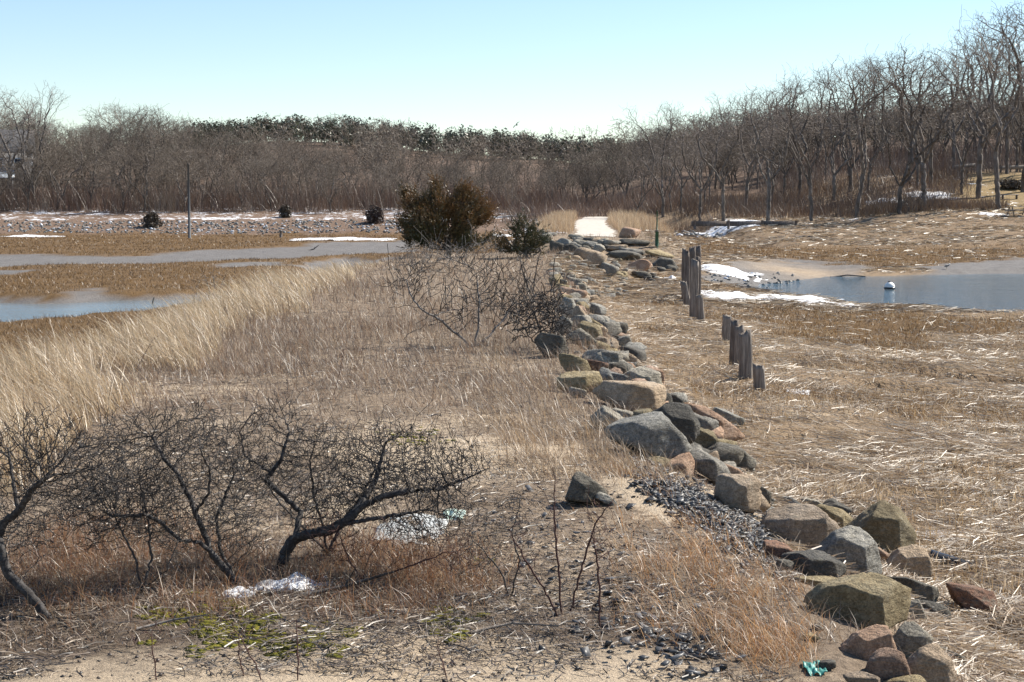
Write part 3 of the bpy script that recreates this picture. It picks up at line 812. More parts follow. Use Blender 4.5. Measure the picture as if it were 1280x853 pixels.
OUT = {  # seen outlines of the big stones, left to right and bottom to top in -1..1
    1080: [(-1, -.2), (-.95, .2), (-.7, .75), (-.2, 1), (.6, .95), (.97, .6), (1, .1), (.85, -.6), (.3, -.95), (-.5, -.85)],
    1058: [(-1, -.35), (-.3, .75), (.1, 1), (.5, .95), (.7, .6), (1, -.6), (.95, -1), (-.6, -1)],
    1021: [(-1, .5), (-.85, .85), (-.5, 1), (.2, .5), (1, -.7), (.9, -1), (-.4, -.9), (-.8, -.3)],
    1098: [(-1, -.4), (-.5, .2), (.05, 1), (.3, .85), (1, -.2), (.9, -.7), (0, -1), (-.8, -.8)],
    1002: [(-1, -.1), (-.85, .3), (-.2, .75), (.1, 1), (.35, .95), (.8, 0), (1, -.5), (.5, -1), (-.3, -.75), (-.9, -.45)],
    1134: [(-1, -.5), (-.3, .7), (.3, 1), (.7, .8), (1, -.4), (.8, -1), (-.7, -1)],
    1088: [(-1, -.6), (-.4, .5), (.2, 1), (.6, .9), (1, -.8), (.3, -1), (-.8, -1)],
    1140: [(-1, 0), (-.4, .9), (.1, 1), (1, .2), (.8, -.2), (0, -1), (-.9, -.6)],
    1163: [(-1, -.3), (-.5, .6), (.1, 1), (.5, .8), (1, -.6), (.8, -1), (-.8, -1)],
    815: [(-1, .35), (-.6, .7), (.15, 1), (.3, .9), (1, -.75), (.9, -1), (.2, -.9), (-.8, 0)],
    845: [(-1, .5), (-.4, 1), (.5, .9), (1, .1), (.9, -.5), (.3, -1), (-.6, -.3)],
    892: [(-1, .9), (-.7, 1), (-.2, .8), (1, -.7), (.9, -1), (.4, -.95), (-.6, 0)],
    790: [(-1, .4), (-.75, .95), (.3, .8), (.95, .45), (1, .2), (.8, -.9), (.2, -1), (-.9, -.3)],
    802: [(-1, .1), (-.5, .8), (.1, 1), (.95, .5), (1, -.7), (.7, -1), (-.4, -.7)],
    924: [(-1, .5), (-.7, 1), (.6, .95), (1, .5), (.95, -.8), (.5, -1), (-.6, -.7), (-1, 0)],
    735: [(-.6, 1), (-.35, 1), (.9, -.2), (1, -.7), (.7, -1), (-.9, -.6), (-1, -.3), (-.7, .6)],
    1142: [(-1, 1), (-.3, .9), (.8, .1), (1, -.6), (.7, -1), (-.8, -.6)],
    1166: [(-1, .7), (-.4, 1), (.6, .7), (1, .1), (.95, -.6), (.3, -1), (-.6, -.5)],
    1043: [(-1, .5), (-.5, 1), (.2, .7), (1, -.4), (.7, -1), (-.5, -.6)],
    912: [(-1, .2), (-.4, 1), (.3, .7), (1, -.5), (.7, -1), (-.7, -.6)],
    888: [(-1, .8), (-.5, 1), (.4, .3), (1, -.6), (.6, -1), (-.6, -.1)],
    905: [(-1, .9), (-.5, 1), (.5, .2), (1, -.7), (.5, -1), (-.7, 0)],
}
for i, (cx, cy, w, h, kd, roll, lab) in enumerate(BOULDERS):
    rnd = 9 if 'round' in lab else 70
    o = rock('boulder', cx, cy, w * 1.05, h * 1.04, kd, roll, seed=100 + i, p=rnd, outline=OUT.get(cx) if cy > 430 else None, dep=.7 if cy > 400 else 1.1, sub=5 if w > 58 and cy > 600 else 4 if cy > 430 else 3, yaw=R(i).uniform(-.2, .2))
    tag(o, lab, 'boulder', 'boulders of the broken dike')

rng = R(7)
WORD = {'grey': 'grey', 'tan': 'tan', 'pink': 'pinkish', 'dark': 'dark', 'olive': 'olive brown', 'blue': 'bluish grey', 'rust': 'rusty'}
def loose(n, fpx, lab, grp, sub=2, kinds=('grey', 'grey', 'olive', 'tan', 'blue', 'dark')):
    used = {}
    for i in range(n):
        px, py, w = fpx(); kd = kinds[rng.integers(len(kinds))]
        o = rock('stone', px, py, w, w * rng.uniform(.45, .7), kd, rng.uniform(-15, 15), seed=int(rng.integers(1e6)), sub=sub, dep=rng.uniform(.7, 1.2), sink=.3)
        tag(o, WORD[kd] + ' ' + lab, 'stone', grp)
RK = R(17); BETWEEN = []
for i in range(120):
    yy = 17.6 + 46 * (i / 120) ** 1.25 + RK.uniform(-.3, .3); u_ = RK.uniform(.12, .95)
    xx = float(xR(yy)) + u_ * (2.3 - .7 * S((yy - 15) / 15)) + .2; zz = h1(xx, yy)
    w_ = RK.uniform(.28, .66) * (1 if yy > 16 else .85); kd = ['grey', 'blue', 'olive', 'tan', 'grey', 'pink', 'dark'][RK.integers(7)]
    V_, F_ = rock_geo(900 + i, (w_, w_ * RK.uniform(.6, .9), w_ * RK.uniform(.5, .8)), 3, 60, roll=RK.uniform(-10, 30))
    V_ = V_ @ rotm('Z', RK.uniform(0, 6.28)).T
    o = obj('boulder', mesh_np('boulder', V_, [F_], smooth=True), MR[kd], loc=(xx, yy, zz + w_ * .14))
    part = 'in the near heap at bottom right' if yy < 17 else 'in the middle heap by the broad slab' if yy < 26 else 'in the row beside the low posts' if yy < 40 else 'in the upper row by the dark shrub'
    tag(o, ('large ' if w_ > .6 else 'mid sized ' if w_ > .45 else 'smallish ') + WORD[kd] + ' boulder packed ' + part, 'boulder', 'boulders packed into the row')
loose(60, lambda: (rng.uniform(690, 790), rng.uniform(326, 372), rng.uniform(7, 15)), 'small stone in the rubble of the breach', 'rubble stones in the breach')
loose(34, lambda: (rng.uniform(686, 760), rng.uniform(300, 326), rng.uniform(9, 16)), 'stone in the pile at the far side of the breach', 'pile stones across the breach')
def edge_px():
    t = rng.uniform(0, 1); return 648 + 42 * t + rng.uniform(-5, 6), 272 + 26 * t + rng.uniform(-4, 5), rng.uniform(7, 13) * (.7 + .5 * t)
loose(38, edge_px, 'stone lining the left flank of the dike beyond the cedars', 'stones along the far dike flank', kinds=('grey', 'blue', 'grey', 'tan'))
loose(12, lambda: (rng.uniform(806, 856), rng.uniform(334, 352), rng.uniform(8, 15)), 'stone beside the white snow lump left of the tall posts', 'dark stones by the tall posts', kinds=('dark', 'dark', 'grey'))
def row_px():
    t = rng.uniform(0, 1); return 700 + 250 * t ** 1.1 + rng.uniform(-14, 34), 395 + 235 * t + rng.uniform(-16, 10), rng.uniform(9, 17) * (.7 + .5 * t)
loose(64, row_px, 'small stone filling gaps in the boulder row', 'filler stones in the boulder row', sub=3)
loose(14, lambda: (rng.uniform(990, 1180), rng.uniform(715, 845), rng.uniform(10, 22)), 'small stone between the boulders at bottom right', 'filler stones at bottom right', sub=3, kinds=('dark', 'grey', 'olive', 'pink'))

# ------------------------------------------------------------------ timber posts
def post(x0, x1, ytop, ybot, seed, lean=0, dark=False, lab='', thick=.6, split=False):
    xm = (x0 + x1) / 2; x0, x1 = xm - (x1 - x0) * .66, xm + (x1 - x0) * .66
    g = hit(xm, ybot)
    d = g[1]; s = d / F
    w = (x1 - x0) * s; Ht = (ybot - ytop) * s * 1.01 + .25
    rng = R(seed); n, k = 9, 14
    V = np.zeros((n, k, 3)); a = np.arange(k) * 2 * math.pi / k
    prof = (np.abs(np.cos(a)) ** 6 + np.abs(np.sin(a)) ** 6) ** (-1 / 6)
    groove = 1 - .16 * rng.uniform(0, 1, k) * (rng.uniform(size=k) < .5)
    for i in range(n):
        t = i / (n - 1); z = -.25 + Ht * t
        sc = 1 - .12 * t ** 2 + .03 * rng.normal()
        V[i, :, 0] = np.cos(a) * prof * groove * w / 2 * sc + lean * Ht * t + .012 * math.sin(5 * t + seed)
        V[i, :, 1] = np.sin(a) * prof * groove * w / 2 * thick * sc
        V[i, :, 2] = z
    slope = rng.normal(0, .35)
    V[-1, :, 2] += slope * V[-1, :, 0] + rng.uniform(-.12, .05, k) * w * 1.6
    Vf = np.concatenate([V.reshape(-1, 3), [V[-1].mean(0) - (0, 0, w * .35)]])
    q = [(i * k + j, i * k + (j + 1) % k, (i + 1) * k + (j + 1) % k, (i + 1) * k + j) for i in range(n - 1) for j in range(k)]
    tr = [((n - 1) * k + j, (n - 1) * k + (j + 1) % k, n * k) for j in range(k)]
    o = obj('timber_post', mesh_np('timber_post', Vf, [np.array(q), np.array(tr)]), M_DTIMBER if dark else M_TIMBER, loc=tuple(g))
    tag(o, lab, 'post', 'old timber posts in the marsh'); return o
post(853, 861, 313, 380, 1, 0, True, 'dark flat plank post at the left of the tall cluster')
post(861, 868, 309, 374, 2, 0, True, 'dark tall post at the back of the tall cluster, left of two')
post(867, 874, 308, 372, 3, .01, True, 'dark tall post at the back of the tall cluster, right of two')
post(863, 871, 325, 399, 4, .01, False, 'grey split plank standing in front of the tall cluster')
post(869.5, 875, 321, 378, 5, 0, True, 'thin dark post at the right side of the tall cluster')
post(857, 864, 353, 384, 6, -.16, False, 'short broken plank leaning left at the foot of tall cluster')
post(872, 880, 368, 401, 7, -.05, False, 'short stub post right of the tall cluster')
post(904, 913, 394, 429, 8, 0, False, 'short square post at the back left of the low group')
post(913, 921, 400, 456, 9, 0, True, 'narrow dark post second from left in the low group')
post(919, 928, 407, 459, 10, 0, False, 'weathered post third from left in the low group')
post(926, 939, 413, 473, 11, -.03, False, 'widest grey post at the front of the low group')
post(943, 955, 456, 491, 12, -.02, False, 'short broken stub at the right end of the low group')

# ------------------------------------------------------------------ blades and straws
def blades(name, P, Ht, wid, az, lean, colr, m, seg=2, curve=1.4, lab=None, cat=None, flat=None):
    """tapered leaf strips; az = lean direction, lean = horizontal reach / height"""
    n = len(P); rng = R(n)
    face = rng.uniform(0, 6.28, n)
    wx, wy = np.cos(face) * wid * .5, np.sin(face) * wid * .5
    V = np.zeros((n, 2 * seg + 1, 3))
    for i in range(seg + 1):
        t = i / seg
        off = lean * Ht * t ** curve
        cx = P[:, 0] + np.cos(az) * off; cy = P[:, 1] + np.sin(az) * off
        cz = P[:, 2] + Ht * t * np.sqrt(np.maximum(.05, 1 - .35 * (lean * t) ** 2))
        if i < seg:
            k = 1 - .55 * t
            V[:, 2 * i] = np.stack([cx - wx * k, cy - wy * k, cz], -1); V[:, 2 * i + 1] = np.stack([cx + wx * k, cy + wy * k, cz], -1)
        else: V[:, 2 * i] = np.stack([cx, cy, cz], -1)
    b = (np.arange(n) * (2 * seg + 1))[:, None]
    fs = [np.concatenate([b + 2 * i, b + 2 * i + 1, b + 2 * i + 3, b + 2 * i + 2], 1) for i in range(seg - 1)]
    fs = ([np.concatenate(fs)] if fs else []) + [np.concatenate([b + 2 * seg - 2, b + 2 * seg - 1, b + 2 * seg], 1)]
    c = np.repeat(colr, 2 * seg + 1, 0)
    o = obj(name, mesh_np(name, V.reshape(-1, 3), fs, c), m)
    if lab: tag(o, lab, cat, kind='stuff')
    return o

def straws(name, P, L, wid, az, tilt, colr, m, lab, cat):
    n = len(P); rng = R(n + 1)
    d = np.stack([np.cos(az) * np.cos(tilt), np.sin(az) * np.cos(tilt), np.sin(tilt)], -1)
    roll = rng.uniform(-.9, .9, n)
    sx = np.stack([-np.sin(az), np.cos(az), np.zeros(n)], -1); up = np.cross(d, sx)
    s = sx * np.cos(roll)[:, None] + up * np.sin(roll)[:, None]
    bend = rng.normal(0, .09, (n, 1)) * L[:, None] * sx
    bz = np.abs(rng.normal(0, .03, n)) * L
    V = np.zeros((n, 6, 3))
    for i, t in enumerate((-.5, 0, .5)):
        c = P + d * (L * t)[:, None] + (bend if i == 1 else 0)
        if i == 1: c = c + np.stack([0 * bz, 0 * bz, bz], -1)
        k = (1, .9, .6)[i]
        V[:, 2 * i] = c - s * (wid * .5 * k)[:, None]; V[:, 2 * i + 1] = c + s * (wid * .5 * k)[:, None]
    b = (np.arange(n) * 6)[:, None]
    fs = np.concatenate([np.concatenate([b + 2 * i, b + 2 * i + 1, b + 2 * i + 3, b + 2 * i + 2], 1) for i in (0, 1)])
    o = obj(name, mesh_np(name, V.reshape(-1, 3), [fs], np.repeat(colr, 6, 0)), m)
    return tag(o, lab, cat, kind='stuff')

def fan(n, y0, y1, rng, pw=1.0, m0=-120, m1=1400, xmin=None, xmax=None):
    """random ground spots, thinning with distance"""
    u_ = rng.uniform(size=n)
    y = (y0 ** (1 - pw) + u_ * (y1 ** (1 - pw) - y0 ** (1 - pw))) ** (1 / (1 - pw)) if pw != 1 else y0 * (y1 / y0) ** u_
    k0, k1 = (m0 - 640) / F, (m1 - 640) / F
    x = rng.uniform(k0, k1, n) * y
    return x, y

def tone(rng, n, pal, jit=.18, w=None):
    pal = np.array(pal); i = rng.choice(len(pal), n, p=w)
    return pal[i] * (1 + rng.normal(0, jit, (n, 1))).clip(.4, 1.7)

# straw wrack on the right marsh
rng = R(20)
x, y = fan(300000, 9, 66, rng, 1.25, 640, 1420)
z = height(x, y); c, sa, sn, dk, mu, rt, lf = zones(x, y, z)
isspar = (c[:, 0] < .2)
keep = ((rt > .02) | ((y < 15) & (x > xR(y) + 1.0) & (rng.uniform(size=len(x)) < .35))) & (mu < .3) & (rng.uniform(size=len(x)) < np.where(isspar, .18, .95) * (1 - .75 * np.clip(sa, 0, 1)))
keep &= rng.uniform(size=len(x)) < .55 + .5 * vnoise(x * .8, y * 1.3, seed=77)
for fx, fy, fa, fb in FOOT:
    if fy < 45: keep &= ((x - fx) / fa) ** 2 + ((y - fy) / fb) ** 2 > .8
x, y, z = x[keep], y[keep], z[keep]; n = len(x)
clump = vnoise(x * .9, y * .9, seed=78)
flow = 2.6 + 1.9 * vnoise(x * .45, y * .45, seed=79)
L = rng.uniform(.12, .5, n) * (1 + .006 * y)
straws('straw_wrack', np.stack([x, y, z + rng.uniform(0, .07, n) + .09 * np.maximum(clump, 0) * rng.uniform(0, 1, n)], -1), L, rng.uniform(.005, .0115, n) * (.75 + y / 38),
       flow + rng.normal(0, .6, n), rng.normal(.03, .16, n), tone(rng, n, [(.52, .41, .28), (.43, .32, .205), (.60, .505, .375), (.27, .185, .115), (.62, .55, .45)], .16, [.3, .27, .18, .18, .07]), M_STRAW,
       'tangled dry straw washed over the marsh right of the boulders', 'straw')

# straw lines farther off, on the marsh and the right shore
x, y = fan(90000, 60, 172, rng, 1.1, 690, 1400)
z = height(x, y); c, sa, sn, dk, mu, rt, lf = zones(x, y, z)
keep = ((rt > .1) | (x > xR(y) - .3)) & (mu < .3) & (z > -1.95) & (rng.uniform(size=len(x)) < np.where(c[:, 0] < .2, .12, .9) * (.55 + .6 * vnoise(x * .25, y * .5, seed=84)))
x, y, z = x[keep], y[keep], z[keep]; n = len(x)
straws('shore_straw', np.stack([x, y, z + rng.uniform(0, .1, n)], -1), rng.uniform(.3, 1.1, n), rng.uniform(.02, .05, n) * (y / 75), rng.normal(.1, .6, n), rng.normal(.02, .1, n),
       tone(rng, n, [(.46, .36, .24), (.36, .26, .16), (.56, .47, .35), (.20, .14, .09), (.12, .09, .065)], .2), M_STRAW, 'pale straw drift lines on the farther marsh and right shore', 'straw')

# upright stubble in the straw
x, y = fan(26000, 10, 60, rng, 1.3, 700, 1420); z = height(x, y); c, sa, sn, dk, mu, rt, lf = zones(x, y, z)
keep = (rt > .4) & (mu < .3) & (vnoise(x * .6, y * .6, seed=81) > .05); x, y, z = x[keep], y[keep], z[keep]; n = len(x)
blades('reed_stubble', np.stack([x, y, z], -1), rng.uniform(.08, .28, n), rng.uniform(.006, .012, n) * (.8 + y / 40), rng.uniform(0, 6.28, n), rng.uniform(0, 1.0, n),
       tone(rng, n, [(.45, .33, .19), (.34, .23, .12), (.56, .46, .32)]), M_BLADE, 2, 1.3, 'short broken reed stubble standing in the straw', 'reeds')

# fine dead grass over the dike top
rng = R(21)
x, y = fan(285000, 10, 118, rng, 1.15, -150, 1150)
z = height(x, y); c, sa, sn, dk, mu, rt, lf = zones(x, y, z)
ppx, ppy = px_of(x, y, z)
dens = .20 + .75 * S((y - 15) / 9) * (.6 + .8 * vnoise(x * .45, y * .45, seed=90)) - .22 * np.clip(sa, 0, 1)
dens = dens + .12 * np.clip(dk, 0, 1)
dens = np.where((x > xR(y) + np.where(y > 66, 2.6, 1.2)) | (x < xL(y) - np.where(y > 66, 2.0, .2)) | ((y > 103) & (np.abs(x - np.interp(y, [104.5, 122], [5.3, 6.5])) < 1.7)), 0, dens)
keep = rng.uniform(size=len(x)) < dens
x, y, z, dk = x[keep], y[keep], z[keep], dk[keep]; n = len(x)
hh = rng.uniform(.08, .38, n) * (.42 + .75 * S((y - 15) / 16)) * (1 + .35 * vnoise(x * .5, y * .5, seed=91))
cg = tone(rng, n, [(.27, .192, .13), (.20, .142, .102), (.37, .295, .215), (.24, .145, .085)], .2)
blades('fine_dead_grass', np.stack([x, y, z - .01], -1), hh, rng.uniform(.003, .006, n) * (.8 + y / 26), rng.normal(2.7, 1.5, n), np.abs(rng.normal(.55, .4, n)) + .7 * (1 - S((y - 14) / 16)), cg, M_BLADE, 2, 1.4,
       'fine brown dead grass covering the sandy dike top', 'grass')

# reddish grass in the shrub thicket and at the sand edge
rng = R(22)
def tufts(spots, n_each, spread, hgt, pal, name, lab, wid=.004, lean=.45, azm=2.8, azs=1.2):
    global rng
    Ps, Hs = [], []
    for px, py in spots:
        g = hit(px, py); k = int(n_each * rng.uniform(.6, 1.3)); sp = spread * rng.uniform(.6, 1.3)
        xx = g[0] + rng.normal(0, sp, k); yy = g[1] + rng.normal(0, sp * 1.2, k)
        Ps.append(np.stack([xx, yy, height(xx, yy) - .01], -1)); Hs.append(hgt * rng.uniform(.5, 1.7) * rng.uniform(.25, 1.15, k) ** 1.3)
    P = np.concatenate(Ps); Hh = np.concatenate(Hs); n = len(P)
    return blades(name, P, Hh, rng.uniform(.7, 1.3, n) * wid * (.7 + P[:, 1] / 30), rng.normal(azm, azs, n), np.abs(rng.normal(lean, .45, n)), tone(rng, n, pal, .2), M_BLADE, 3, 1.5, lab, 'grass')
RED = [(.29, .135, .062), (.21, .105, .055), (.35, .19, .095), (.40, .28, .17)]
sp = [(rng.uniform(-20, 620), rng.uniform(670, 765)) for _ in range(85)] + [(rng.uniform(60, 330), rng.uniform(640, 720)) for _ in range(30)] + [(rng.uniform(390, 600), rng.uniform(690, 745)) for _ in range(30)]
tufts(sp, 95, .2, .17, RED, 'thicket_grass', 'reddish brown grass under the foreground shrubs', .004, .7, 2.5, 3.0)
ORG = [(.50, .26, .10), (.40, .20, .08), (.54, .34, .17), (.54, .42, .28)]
sp = [(rng.normal(868, 42), rng.normal(712, 34)) for _ in range(34)] + [(rng.normal(925, 40), rng.normal(765, 26)) for _ in range(16)] + [(800, 600), (820, 602), (835, 605), (770, 590), (895, 800), (890, 790), (985, 740)] + [(rng.normal(972, 26), rng.normal(812, 20)) for _ in range(16)]
tufts(sp, 62, .13, .18, ORG, 'orange_grass', 'orange tan grass tufts beside the bare sand by the boulders', .004, .95, 2.6, 1.4)
sp = [(rng.uniform(640, 830), rng.uniform(540, 600)) for _ in range(34)] + [(rng.uniform(600, 720), rng.uniform(450, 560)) for _ in range(30)]
tufts(sp, 80, .25, .27, [(.40, .28, .16), (.48, .37, .25), (.30, .20, .12)], 'slope_grass', 'long tan grass bent along the crest above the boulders', .005, .8, 2.4, .9)

# beach grass along the left edge of the dike
rng = R(23)
x, y = fan(120000, 15, 64, rng, .9, -160, 620)
a = xL(y)
keep = (x < a + 1.5 + .9 * vnoise(y * .25, x * .1, seed=95)) & (x > a - 2.5 + .5 * vnoise(y * .4, x * .4, seed=96)) & (vnoise(x * .7, y * .7, seed=97) + .5 * vnoise(x * 2.2, y * 2.2, seed=100) > -.4)
x, y = x[keep], y[keep]; z = height(x, y); n = len(x)
cn = vnoise(x * 1.1, y * 1.1, seed=98)
hh = rng.uniform(.28, .92, n) * (1 + .35 * cn) * (1 - .5 * S((y - 46) / 16))
blades('beach_grass', np.stack([x, y, z - .02], -1), hh, rng.uniform(.005, .010, n) * (.8 + y / 45), rng.normal(2.95, .6, n), np.abs(rng.normal(.75, .42, n)) + (rng.uniform(size=n) < .08) * 1.2,
       tone(rng, n, [(.55, .43, .27), (.46, .34, .205), (.64, .53, .37), (.30, .205, .125)], .16, [.33, .28, .2, .19]), M_BLADE, 3, 1.7,
       'tall blond beach grass leaning left along the dike edge', 'grass')

# brown marsh turf on both sides
rng = R(24)
x, y = fan(260000, 30, 182, rng, 1.0, -120, 1400)
z = height(x, y); c, sa, sn, dk, mu, rt, lf = zones(x, y, z)
ok = (mu < .25) & (((lf > .6)) | ((rt > .6) & (c[:, 0] < .2) & (y < 150)) | ((rt > .8) & (y < 95) & (vnoise(x * .22, y * .3, seed=85) > .3))) & (y < 179) & (z > -1.98)
x, y, z = x[ok], y[ok], z[ok]; n = len(x)
cn = fbm(x * .25, y * .25, seed=99)
cg = tone(rng, n, [(.20, .112, .036), (.15, .084, .03), (.265, .16, .06), (.105, .06, .027)], .15) * (1 + .25 * cn)[:, None]
blades('marsh_turf', np.stack([x, y, z - .02], -1), rng.uniform(.08, .24, n), rng.uniform(.02, .045, n) * np.maximum(y / 80, .45), rng.uniform(0, 6.28, n), rng.uniform(.2, 1.2, n), cg, M_BLADE, 1, 1, 'short rusty brown marsh grass on the flats', 'grass')

# blond tufts and brush flanking the far track
rng = R(25)
P = []
for px, py, sx, sy, k in ((700, 284, 14, 5, 5200), (712, 279, 9, 4, 2500), (775, 284, 10, 6, 3600), (800, 281, 14, 5, 4600), (830, 278, 10, 4, 1800)):
    xx, yy = at(px + rng.normal(0, sx, k), py + rng.normal(0, sy, k).clip(-2 * sy, 2 * sy), 0.0)
    ok = (yy > 104) & (yy < 188) & (np.abs(xx - np.interp(yy, pc[:, 0], pc[:, 1])) > 1.7) & (xx > xL(yy) - .5) & (xx < xR(yy) + 2.5)
    P.append(np.stack([xx, yy, height(xx, yy)], -1)[ok])
P = np.concatenate(P); n = len(P)
blades('track_side_grass', P, rng.uniform(.4, 1.3, n), rng.uniform(.012, .03, n) * P[:, 1] / 110, rng.uniform(0, 6.28, n), np.abs(rng.normal(.3, .2, n)),
       tone(rng, n, [(.48, .34, .20), (.38, .25, .15), (.58, .46, .31)]), M_BLADE, 2, 1.3, 'blond grass clumps on both sides of the pale track', 'grass')

# litter of dark sticks, leaves and chips
rng = R(26)
x, y = fan(120000, 9.3, 60, rng, 1.25, -100, 1000); z = height(x, y)
keep = (x < xR(y) + 1.9) & (x > xL(y) + 1) & (rng.uniform(size=len(x)) < .5 + .6 * vnoise(x * .9, y * .9, seed=110) + .3 * vnoise(x * 3, y * 3, seed=111)); x, y, z = x[keep], y[keep], z[keep]; n = len(x)
straws('twig_litter', np.stack([x, y, z + rng.uniform(.004, .03, n)], -1), rng.uniform(.03, .26, n) ** 1.2, rng.uniform(.003, .010, n) * (.7 + y / 34), rng.uniform(0, 6.28, n), rng.normal(.04, .12, n),
       tone(rng, n, [(.07, .052, .042), (.15, .115, .09), (.28, .215, .16), (.44, .36, .27), (.04, .034, .03)], .2), M_STRAW, 'scattered twigs and dead stems on the sandy dike', 'twigs')
V0 = np.array([(-1, -.7, 0), (1, -.8, 0), (.8, .9, 0), (-.9, .7, 0), (-.7, -.5, 1), (.8, -.5, 1), (.6, .6, 1), (-.6, .6, 1)])
F0 = np.array([(0, 3, 2, 1), (4, 5, 6, 7), (0, 1, 5, 4), (1, 2, 6, 5), (2, 3, 7, 6), (3, 0, 4, 7)])
def chips(name, P, size, pal, lab, cat, thick=.16):
    n = len(P)
    V = np.repeat(V0[None], n, 0) * rng.uniform(.5, 1.5, (n, 8, 1)) * rng.uniform(.5, 1.5, (n, 1, 3)) * (size[:, None, None] * np.array((.5, .4, thick)))
    a = rng.uniform(0, 6.28, n); tl = rng.normal(0, .35, n)
    ca, sa_ = np.cos(a)[:, None], np.sin(a)[:, None]; ct, st = np.cos(tl)[:, None], np.sin(tl)[:, None]
    X, Y, Z = V[..., 0], V[..., 1], V[..., 2]
    X, Z = X * ct - Z * st, X * st + Z * ct
    W = np.stack([X * ca - Y * sa_, X * sa_ + Y * ca, Z], -1) + P[:, None]
    fs = (np.arange(n)[:, None, None] * 8 + F0[None]).reshape(-1, 4)
    o = obj(name, mesh_np(name, W.reshape(-1, 3), [fs], np.repeat(tone(rng, n, pal, .25), 8, 0)), M_CHIP)
    return tag(o, lab, cat, kind='stuff')
pts = []
for t in rng.uniform(0, 1, 2600):
    pts.append((800 + 160 * t + rng.normal(0, 9 + 7 * t), 592 + 92 * t + rng.normal(0, 9 + 6 * t)))
for _ in range(130): pts.append((rng.normal(862, 28), rng.normal(806, 22)))
for _ in range(110): pts.append((rng.normal(770, 45), rng.normal(775, 28)))
for _ in range(110): pts.append((rng.uniform(590, 800), rng.uniform(610, 740)))
pts = np.array(pts)
gxx, gyy = at(pts[:, 0], pts[:, 1], -.25); 
for _ in range(5): gxx, gyy = at(pts[:, 0], pts[:, 1], height(gxx, gyy))
P = np.stack([gxx, gyy, height(gxx, gyy) + rng.uniform(-.005, .03, len(pts))], -1)
chips('slate_chips', P, rng.uniform(.025, .08, len(P)), [(.055, .055, .056), (.095, .093, .092), (.16, .155, .15), (.035, .035, .035)], 'dark slate chips spilling down beside the tan block', 'chips')
x, y = fan(3000, 9.3, 26, rng, 1.4, -80, 900); keep = (x < xR(y) + .4) & (x > xL(y) + 1); x, y = x[keep], y[keep]
chips('sand_debris', np.stack([x, y, height(x, y)], -1), rng.uniform(.008, .03, len(x)), [(.05, .04, .035), (.12, .09, .07), (.20, .16, .12), (.03, .03, .03)], 'small dark crumbs of bark and gravel on sand', 'debris', .4)

# ------------------------------------------------------------------ foreground and midground shrubs
def wpt(px, py, y): return at_y(px, py, y)

def shrub(name, base_px, limbs, lobes, n, rb, rt, step, lab, seed, m_trunk=M_SHRUB, m_twig=M_SHRUB, grp='bare shrubs on the dike', spur=.6, sl=.09, thick=.3, di=.7, dk=.075, depth=1.0, cat='shrub', part='stem', sides=3, trop=.05):
    """limbs: pixel polylines with depth offsets; lobes: pixel ellipses (cx, cy, rx, ry, dy)"""
    rng = R(seed); n = int(n * 3.0); dk = dk * .55; step = step * .95; rb = rb * .62; rt = rt * .75
    g = hit(*base_px); Y = g[1]; s = Y / F
    paths = []
    for L in limbs:
        P = []
        for q in L:
            dy = q[2] if len(q) > 2 else 0
            P.append(at_y(q[0], q[1], Y + dy) - g)
        paths.append(P)
    paths[0][0] = np.array((0, 0, -.06))
    tot = sum(l[2] * l[3] for l in lobes); pts = []
    for l in lobes:
        k = max(8, int(n * l[2] * l[3] / tot)); c = at_y(l[0], l[1], Y + l[4]) - g
        q = rng.normal(0, 1, (k, 3)); q /= np.linalg.norm(q, axis=1)[:, None]; q *= rng.uniform(0, 1, (k, 1)) ** .4
        pts.append(c + q * np.array((l[2] * s, max(l[2], l[3]) * s * .8 * depth, l[3] * s)))
    pts = np.concatenate(pts)
    gz = height(pts[:, 0] + g[0], pts[:, 1] + g[1]) - g[2]
    pts = pts[pts[:, 2] > gz + .07]
    pts = pts[vnoise(pts[:, 0] * 3.2 / max(s * 160, .2) + seed, pts[:, 1] * 3.2 / max(s * 160, .2), pts[:, 2] * 3.2 / max(s * 160, .2), seed) > -.28]
    pos, par = colonize(paths, pts, step, di, dk, 140, rng, (0, 0, trop), .22)
    if spur: pos, par = spurs(pos, par, rng, (np.arange(len(pos)) > len(pos) * .12) & (rng.uniform(size=len(pos)) < spur), sl, 2, .9, .25)
    nch = np.bincount(par[par >= 0], minlength=len(pos))
    pos, par = spurs(pos, par, rng, (nch == 0) & (rng.uniform(size=len(pos)) < .05), s * 34, 4, .25, .45)
    rad = radii(pos, par, rb, rt)
    root = empty(name, tuple(g))
    th = rad > rb * thick
    V, Fq = tubes(pos, par, rad, 7, th); obj(part, mesh_np(part, V, [Fq], smooth=True), m_trunk, root)
    V, Fq = tubes(pos, par, rad, sides, ~th); tw = obj('twigs', mesh_np('twigs', V, [Fq], smooth=True), m_twig, root); tw['kind'] = 'stuff'
    return tag(root, lab, cat, grp)

